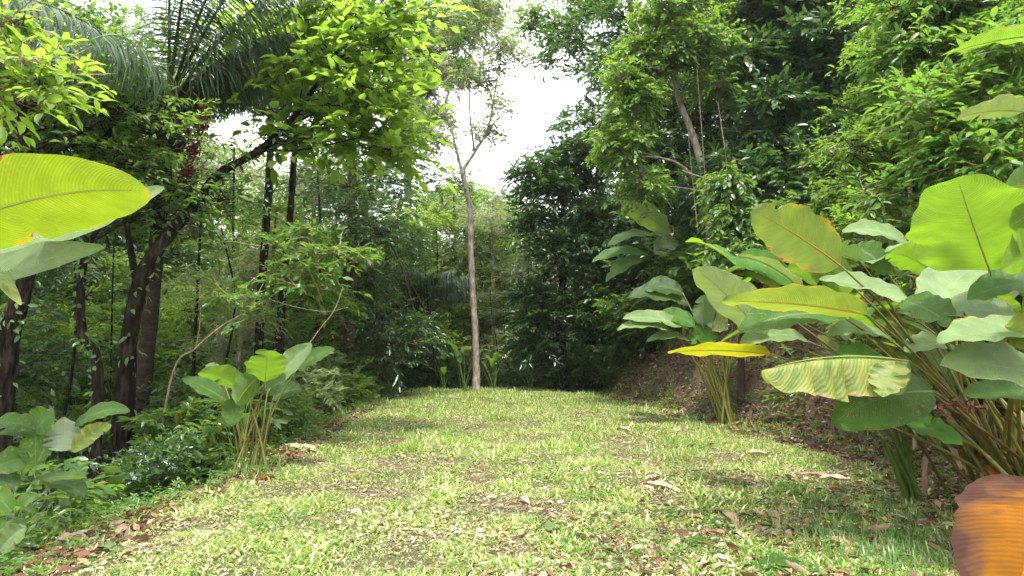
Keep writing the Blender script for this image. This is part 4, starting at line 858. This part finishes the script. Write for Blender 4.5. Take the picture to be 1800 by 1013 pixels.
# plant on the left edge of the grass
rt, og = clump('sunlit broad leaved plant with thin amber stems at the left edge of the grass', (443, 826))
D3 = float(og[1])
spec(rt, og, [
 (466, 672, D3, 470, 618, D3 - .45, .44, 5, True, 'fresh', dict(arch=-.02, q=.45, torn=1)), (432, 688, D3, 349, 650, D3 - .3, .34, 45, True, 'fresh', dict(arch=.08)),
 (452, 664, D3 - .1, 415, 708, D3 - .3, .34, 35, True, 'fresh', dict(arch=.06, q=.45)), (470, 680, D3, 548, 602, D3 + .1, .27, -20, False, 'waxy', dict(arch=.03)),
 (522, 650, D3 + .2, 588, 610, D3 + .3, .22, -40, False, 'green', dict(arch=.05)), (400, 706, D3 + .1, 321, 663, D3, .24, -38, False, 'green', dict(arch=.03)),
 (411, 700, D3, 408, 750, D3 - .1, .25, 0, False, 'green', dict(arch=.0)), (400, 690, D3 + .3, 352, 668, D3 + .3, .26, -30, False, 'shade', {}),
 (480, 700, D3 + .2, 532, 682, D3 + .2, .26, -40, False, 'shade', {}), (470, 690, D3 + .2, 500, 660, D3 + .5, .30, 20, True, 'green', {}), (385, 655, D3 + .3, 362, 640, D3 + .3, .14, -40, False, 'waxy', {})], seed=140, r=.012, spread=.10)
for i in range(7): petiole(rt, og + V(g.normal(0, .10), g.normal(0, .1), -.04), at(450 + 40 * g.random(), 700 + 30 * g.random(), D3), .013, 'olive', .02, name='bare_stem')
rt, og = clump('small plant with one white waxy leaf and one bright leaf beyond the sunlit plant', (598, 700))
D4 = float(og[1])
spec(rt, og, [(582, 676, D4, 576, 634, D4, .34, 5, False, 'waxy', {}), (590, 678, D4, 616, 642, D4, .34, 25, True, 'fresh', {}), (606, 680, D4, 642, 669, D4, .22, -45, False, 'waxy', {}), (600, 690, D4, 640, 690, D4 - .2, .2, -50, False, 'green', {}), (590, 690, D4, 560, 680, D4, .2, -50, False, 'green', {})], seed=160, r=.012, spread=.06)
# plant in the lower left corner
rt, og = clump('broad leaved plant with pale and yellowed leaves in the lower left corner', (40, 905))
og = V(og[0], og[1], og[2]); D5 = 5.0
spec(rt, og, [
 (112, 793, D5, 113, 733, D5 + .1, .26, 0, True, 'waxy', dict(q=.7, p=.7, arch=0)), (62, 757, D5, 96, 724, D5, .24, 35, False, 'green', {}), (62, 754, D5, -20, 742, D5 - .1, .20, -50, False, 'green', dict(arch=.06)),
 (126, 793, D5, 196, 742, D5, .13, 10, False, 'dying', dict(torn=4)), (132, 748, D5 + .1, 229, 715, D5, .14, -40, False, 'green', {}), (63, 766, D5, 62, 818, D5 - .1, .20, 0, False, 'green', dict(arch=0, q=.4)),
 (52, 806, D5 - .1, -20, 826, D5 - .2, .20, -25, False, 'green', {}), (64, 768, D5, -5, 760, D5, .12, -45, False, 'green', {}), (62, 842, D5, 152, 838, D5, .10, -50, False, 'yellow', dict(arch=.02)),
 (30, 860, 4.8, -30, 840, 4.8, .2, -40, False, 'shade', {}), (90, 850, 5.2, 150, 870, 5.1, .2, -50, False, 'shade', {}), (20, 900, 4.5, -30, 860, 4.4, .16, -30, False, 'green', {}), (0, 968, 4.2, 46, 924, 4.2, .16, 30, False, 'waxy', dict(stem=False))], stem_mat='green', seed=180, r=.009, spread=.10)
rt, og = clump('low plant holding one flat silvery leaf in the shade beneath the forked tree', (345, 830))
DL = float(og[1])
spec(rt, og, [(372, 768, DL, 291, 770, DL, .20, -62, False, 'waxy', dict(torn=1)), (330, 800, DL, 270, 790, DL, .24, -50, False, 'shade', {}), (350, 800, DL, 390, 775, DL, .22, -50, False, 'shade', {}), (320, 810, DL, 255, 815, DL, .22, -50, False, 'shade', {})], stem_mat='green', seed=200, r=.008, spread=.05)
# near leaves entering from the left edge
rt = thing('broad_leaved_plant', 'near plant reaching huge glowing yellow edged leaves in from the left edge', 'plant', V(-3.6, 2.4, float(H(-3.6, 2.4))), 'broad leaved plants around the clearing')
og = root_loc(rt)
spec(rt, og, [
 (-160, 430, 2.95, 264, 318, 3.05, .44, 25, True, 'glow', dict(torn=1, arch=.06, cup=.06, wave=.012, p=.95)), (-120, 520, 3.2, 184, 431, 3.1, .20, -46, False, 'waxy', dict(arch=.02)),
 (-60, 455, 3.5, 288, 334, 3.9, .22, -40, False, 'waxy', dict(arch=-.02)), (-60, 470, 3.2, 38, 524, 3.0, .08, 30, False, 'dying', {})], stem_mat='green', seed=220, r=.014, spread=.05)
# dying orange leaf at bottom right
rt = thing('broad_leaved_plant', 'near plant hanging one huge orange and brown dead leaf in the lower right corner', 'plant', V(3.6, 2.9, float(H(3.6, 2.9))), 'broad leaved plants around the clearing')
og = root_loc(rt)
spec(rt, og, [(1838, 850, 3.05, 1778, 1125, 2.75, .56, 8, False, 'brown', dict(arch=.05, wave=.012, q=.40, p=.70, cup=.12, lab='huge orange and brown dead leaf'))], stem_mat='olive', seed=240, r=.014, spread=.02)

# generic young plants of the same kind, one built and copied
def generic(label, loc, seed, n=9, h=1.5, mats=('green', 'waxy', 'fresh', 'shade')):
    g = np.random.default_rng(seed); rt = thing('broad_leaved_plant', label, 'plant', loc, 'young broad leaved plants in the forest edge')
    loc = np.array(loc, float)
    for i in range(n):
        a = i * 2.4 + g.random(); hh = h * (.55 + .5 * g.random()); rr = h * (.12 + .22 * g.random())
        b0 = loc + V(math.cos(a) * rr, math.sin(a) * rr, hh * .8); L = h * (.28 + .16 * g.random()); el = R(g.uniform(-20, 60))
        tp = b0 + V(math.cos(a) * math.cos(el), math.sin(a) * math.cos(el), math.sin(el)) * L
        blade(rt, b0, tp, L * .42, 0, False, .08, str(g.choice(mats)), seed + i, nu=16, nv=6, ref=(b0 + tp) / 2 + UP * 3)
        petiole(rt, loc + V(g.normal(0, .04), g.normal(0, .04), -.05), b0, .011, 'green')
    return rt
ga = generic('young broad leaved plant beside the foot of the slender pale trunk', foot(815, 20.6, 0), 301, 9, 1.5)
gb = generic('dull broad leaved plant under the dark rounded tree', foot(930, 20.8, 0), 302, 8, 1.7, ('shade', 'green', 'shade'))
gc = generic('leafy broad leaved plant crowding behind the tallest one on the right bank', foot(1540, 9.0, 0, .9), 303, 12, 2.0, ('waxy', 'green', 'fresh', 'waxy'))
for (px, d, pr, sc, lab) in [(868, 20.7, ga, .8, 'young broad leaved plant just right of the foot of the slender pale trunk'), (780, 21, gb, .7, 'small dull plant in the shade left of the slender pale trunk'),
                             (600, 14.5, ga, .5, 'low broad leaved plant behind the white leaved one on the left edge'), (985, 20.4, gb, .7, 'dull broad leaved plant at the foot of the bank at the far end'),
                             (1480, 12.0, gc, .9, 'leafy plant between the second broad leaved plant and the tallest one'), (1650, 8.0, gc, .85, 'leafy plant behind the upright green stems'), (1700, 7.4, gc, 1.0, 'leafy plant rising behind the tallest broad leaved plant'),
                             (1800, 7.0, gc, 1.0, 'leafy plant at the right edge behind the leaning stems'), (1450, 9.8, gc, .9, 'leafy plant high on the bank behind the tallest one'), (1180, 17.5, gb, 1.1, 'dull plant at the top of the bank under the banana'),
                             (130, 7.0, gb, .7, 'dull shaded plant under the crooked black trunk'), (220, 7.4, gb, .55, 'dull low plant at the foot of the forked tree'), (20, 6.2, gb, .8, 'dull shaded plant behind the pale leaves in the lower left corner'), (420, 9.0, gb, .6, 'shaded plant behind the sunlit one on the left edge')]:
    copy_tree(pr, foot(px, d, 0, .3), random.Random(px).random() * 6.28, sc, lab)

# ------------------------------------------------------------------ fallen leaves and debris lying on the ground
def fallen(label, p0, p1, W, mat, seed, cup=.5, wave=.06, torn=1, lift=.03, name='fallen_leaf', roll=0):
    a = ground(*p0) + V(0, 0, lift); e = ground(*p1) + V(0, 0, lift); rt = thing(name, label, 'leaf', (a + e) / 2, 'fallen leaves on the grass')
    blade(rt, a, e, W, roll, False, .04, mat, seed, cup, wave, torn=torn, nu=18, nv=7, ref=(a + e) / 2 + V(0, -.5, 3)); return rt
FL = [
 ('long pinkish dry leaf lying behind the sunlit plant on the left edge', (556, 797), (462, 800), .20, 'pink', {}),
 ('folded olive leaf with white tip lying on the left edge of the grass', (222, 872), (298, 856), .18, 'green', {}),
 ('pale greenish leaf sheath lying right of the folded olive leaf', (302, 866), (350, 845), .14, 'waxy', {}),
 ('crumpled brown leaf heap in the lower left corner', (30, 985), (90, 960), .22, 'dry', {}),
 ('pale curled dry leaf right of the crumpled brown heap', (85, 965), (150, 958), .16, 'pink', {}),
 ('dark curled dead leaf between the heap and the pale curl', (60, 975), (110, 978), .14, 'brown', {}),
 ('small tan dry leaf on the grass right of the lower left plant', (205, 948), (232, 930), .10, 'dry', {}),
 ('pale scrap of leaf on the far right of the grass', (1085, 757), (1110, 761), .14, 'pink', {}),
 ('white scrap of dry leaf in front of the second broad leaved plant', (1315, 800), (1354, 803), .12, 'pink', {}),
 ('cream bent leaf sheath lying on the grass right of centre', (1128, 856), (1200, 870), .10, 'pink', {}),
 ('short pale leaf piece above the cream bent sheath', (1135, 850), (1160, 843), .08, 'pink', {}),
 ('blue grey leaf piece lying beside a tan curl on the lower right grass', (1425, 938), (1462, 948), .11, 'waxy', {}),
 ('tan curled leaf beside the blue grey piece on the lower right grass', (1450, 955), (1500, 972), .10, 'dry', {}),
 ('pale olive leaf lying near the base of the upright green stems', (1618, 905), (1668, 918), .12, 'waxy', {}),
 ('green leaf lying at the bottom edge of the view right of centre', (1335, 1006), (1420, 1004), .16, 'green', {}),
 ('cream curled leaf lying on the green leaf at the bottom edge', (1360, 1003), (1400, 1008), .09, 'pink', {}),
 ('yellow green leaf on the grass at the lower right of centre', (1205, 958), (1255, 965), .09, 'fresh', {}),
 ('brown curled leaf on the lower right grass between two green tufts', (1268, 905), (1300, 935), .10, 'dry', {}),
 ('thin tan leaf strip beside the brown curled leaf', (1285, 940), (1320, 960), .06, 'pink', {}),
 ('brown leaf standing on edge right of the brown curled leaf', (1355, 905), (1368, 935), .09, 'dry', {}),
 ('small rust leaf on the grass above the blue grey piece', (1505, 900), (1520, 912), .08, 'dry', {}),
 ('whitish round leaf lying on the grass at bottom centre', (958, 940), (984, 935), .12, 'waxy', {}),
 ('small pale leaf on the grass above the whitish round one', (912, 880), (930, 890), .07, 'pink', {}),
 ('grey green leaf on the grass near the lower left corner', (170, 968), (205, 975), .08, 'waxy', {}),
 ('dark red brown dead leaf at the foot of the amber stems', (450, 850), (485, 842), .10, 'brown', {}),
 ('tan dead leaf just left of the amber stems', (360, 850), (405, 842), .14, 'dry', {}),
 ('brown dead leaf piled against the bank below the yellow leaf', (1340, 745), (1400, 735), .24, 'dry', {}),
 ('pale dead leaf hanging on the bank below the striped dying leaf', (1335, 700), (1375, 690), .18, 'pink', {}),
 ('brown dead leaf on the bank behind the second plant stems', (1290, 705), (1330, 715), .2, 'dry', {}),
 ('rust dead leaf at the base of the leaning stems', (1665, 800), (1710, 815), .2, 'brown', {}),
 ('pale twist of dead leaf at the edge of the grass under the oval leaf', (1440, 845), (1500, 850), .12, 'pink', {}),
 ('brown sheath lying across the grass edge under the oval leaf', (1400, 838), (1480, 846), .07, 'dry', {}),
 ('grey leaf piece at the edge of the grass below the striped dying leaf', (1200, 790), (1222, 785), .12, 'waxy', {}),
]
for i, (lab, p0, p1, W, mat, kw) in enumerate(FL): fallen(lab, p0, p1, W, mat, 400 + i, **kw)
def stick(label, p0, p1, r, seed):
    g = np.random.default_rng(seed); a = ground(*p0) + V(0, 0, .02); e = ground(*p1) + V(0, 0, .03); b = Bag(); tube(b, [a, (a + e) / 2 + g.normal(0, .03, 3) + V(0, 0, .03), e], r, r * .5, 12, 6, .06, g)
    o = link('fallen_stick', b.move(a).mesh('stick', True), BARK['twig']); o.location = a; o['label'] = label; o['category'] = 'stick'; o['group'] = 'sticks lying on the ground'
stick('thin stick lying along the left edge of the grass beside the folded olive leaf', (125, 892), (222, 872), .010, 1)
stick('pale stick lying on the grass edge under the dark oval leaf', (1470, 835), (1545, 822), .012, 2)
stick('dark stick lying under the upright green stems', (1548, 868), (1600, 856), .012, 3)
stick('pale stick leaning on the bank below the striped dying leaf', (1430, 720), (1450, 745), .010, 4)

# grass tufts at the plant feet
b = Bag(); q = np.random.default_rng(8)
for (px, py, n, h, sp_) in [(455, 840, 120, .22, .25), (1500, 900, 700, .13, .55), (1560, 950, 900, .13, .5), (1620, 1000, 900, .14, .5), (1420, 990, 500, .10, .5), (250, 840, 260, .25, .5), (120, 900, 300, .16, .4), (1300, 760, 300, .12, .6), (700, 690, 300, .15, 1.3), (850, 684, 400, .12, 1.6)]:
    c = ground(px, py); x = c[0] + q.normal(0, sp_, n); y = c[1] + q.normal(0, sp_ * .7, n); az = q.random(n) * 6.283; tl_ = .1 + .7 * q.random(n)
    D = np.stack([np.cos(az) * np.sin(tl_), np.sin(az) * np.sin(tl_), np.cos(tl_)], 1); N = np.stack([-np.cos(az) * np.cos(tl_), -np.sin(az) * np.cos(tl_), np.sin(tl_)], 1)
    leaves(b, np.stack([x, y, H(x, y)], 1), D, N, h * (.5 + .8 * q.random(n)), .009, 'st')
link('grass_tufts', b.mesh('tufts'), LM['bright'], kind='stuff', label='taller fresh green grass tufts at the edges of the clearing')

for (o_, k, px, d) in PR: reg(o_, KIND[k] + ' tree', px, d)
for (o_, px, d) in PL: reg(o_, 'thin leafy stem', px, d)
name_all()
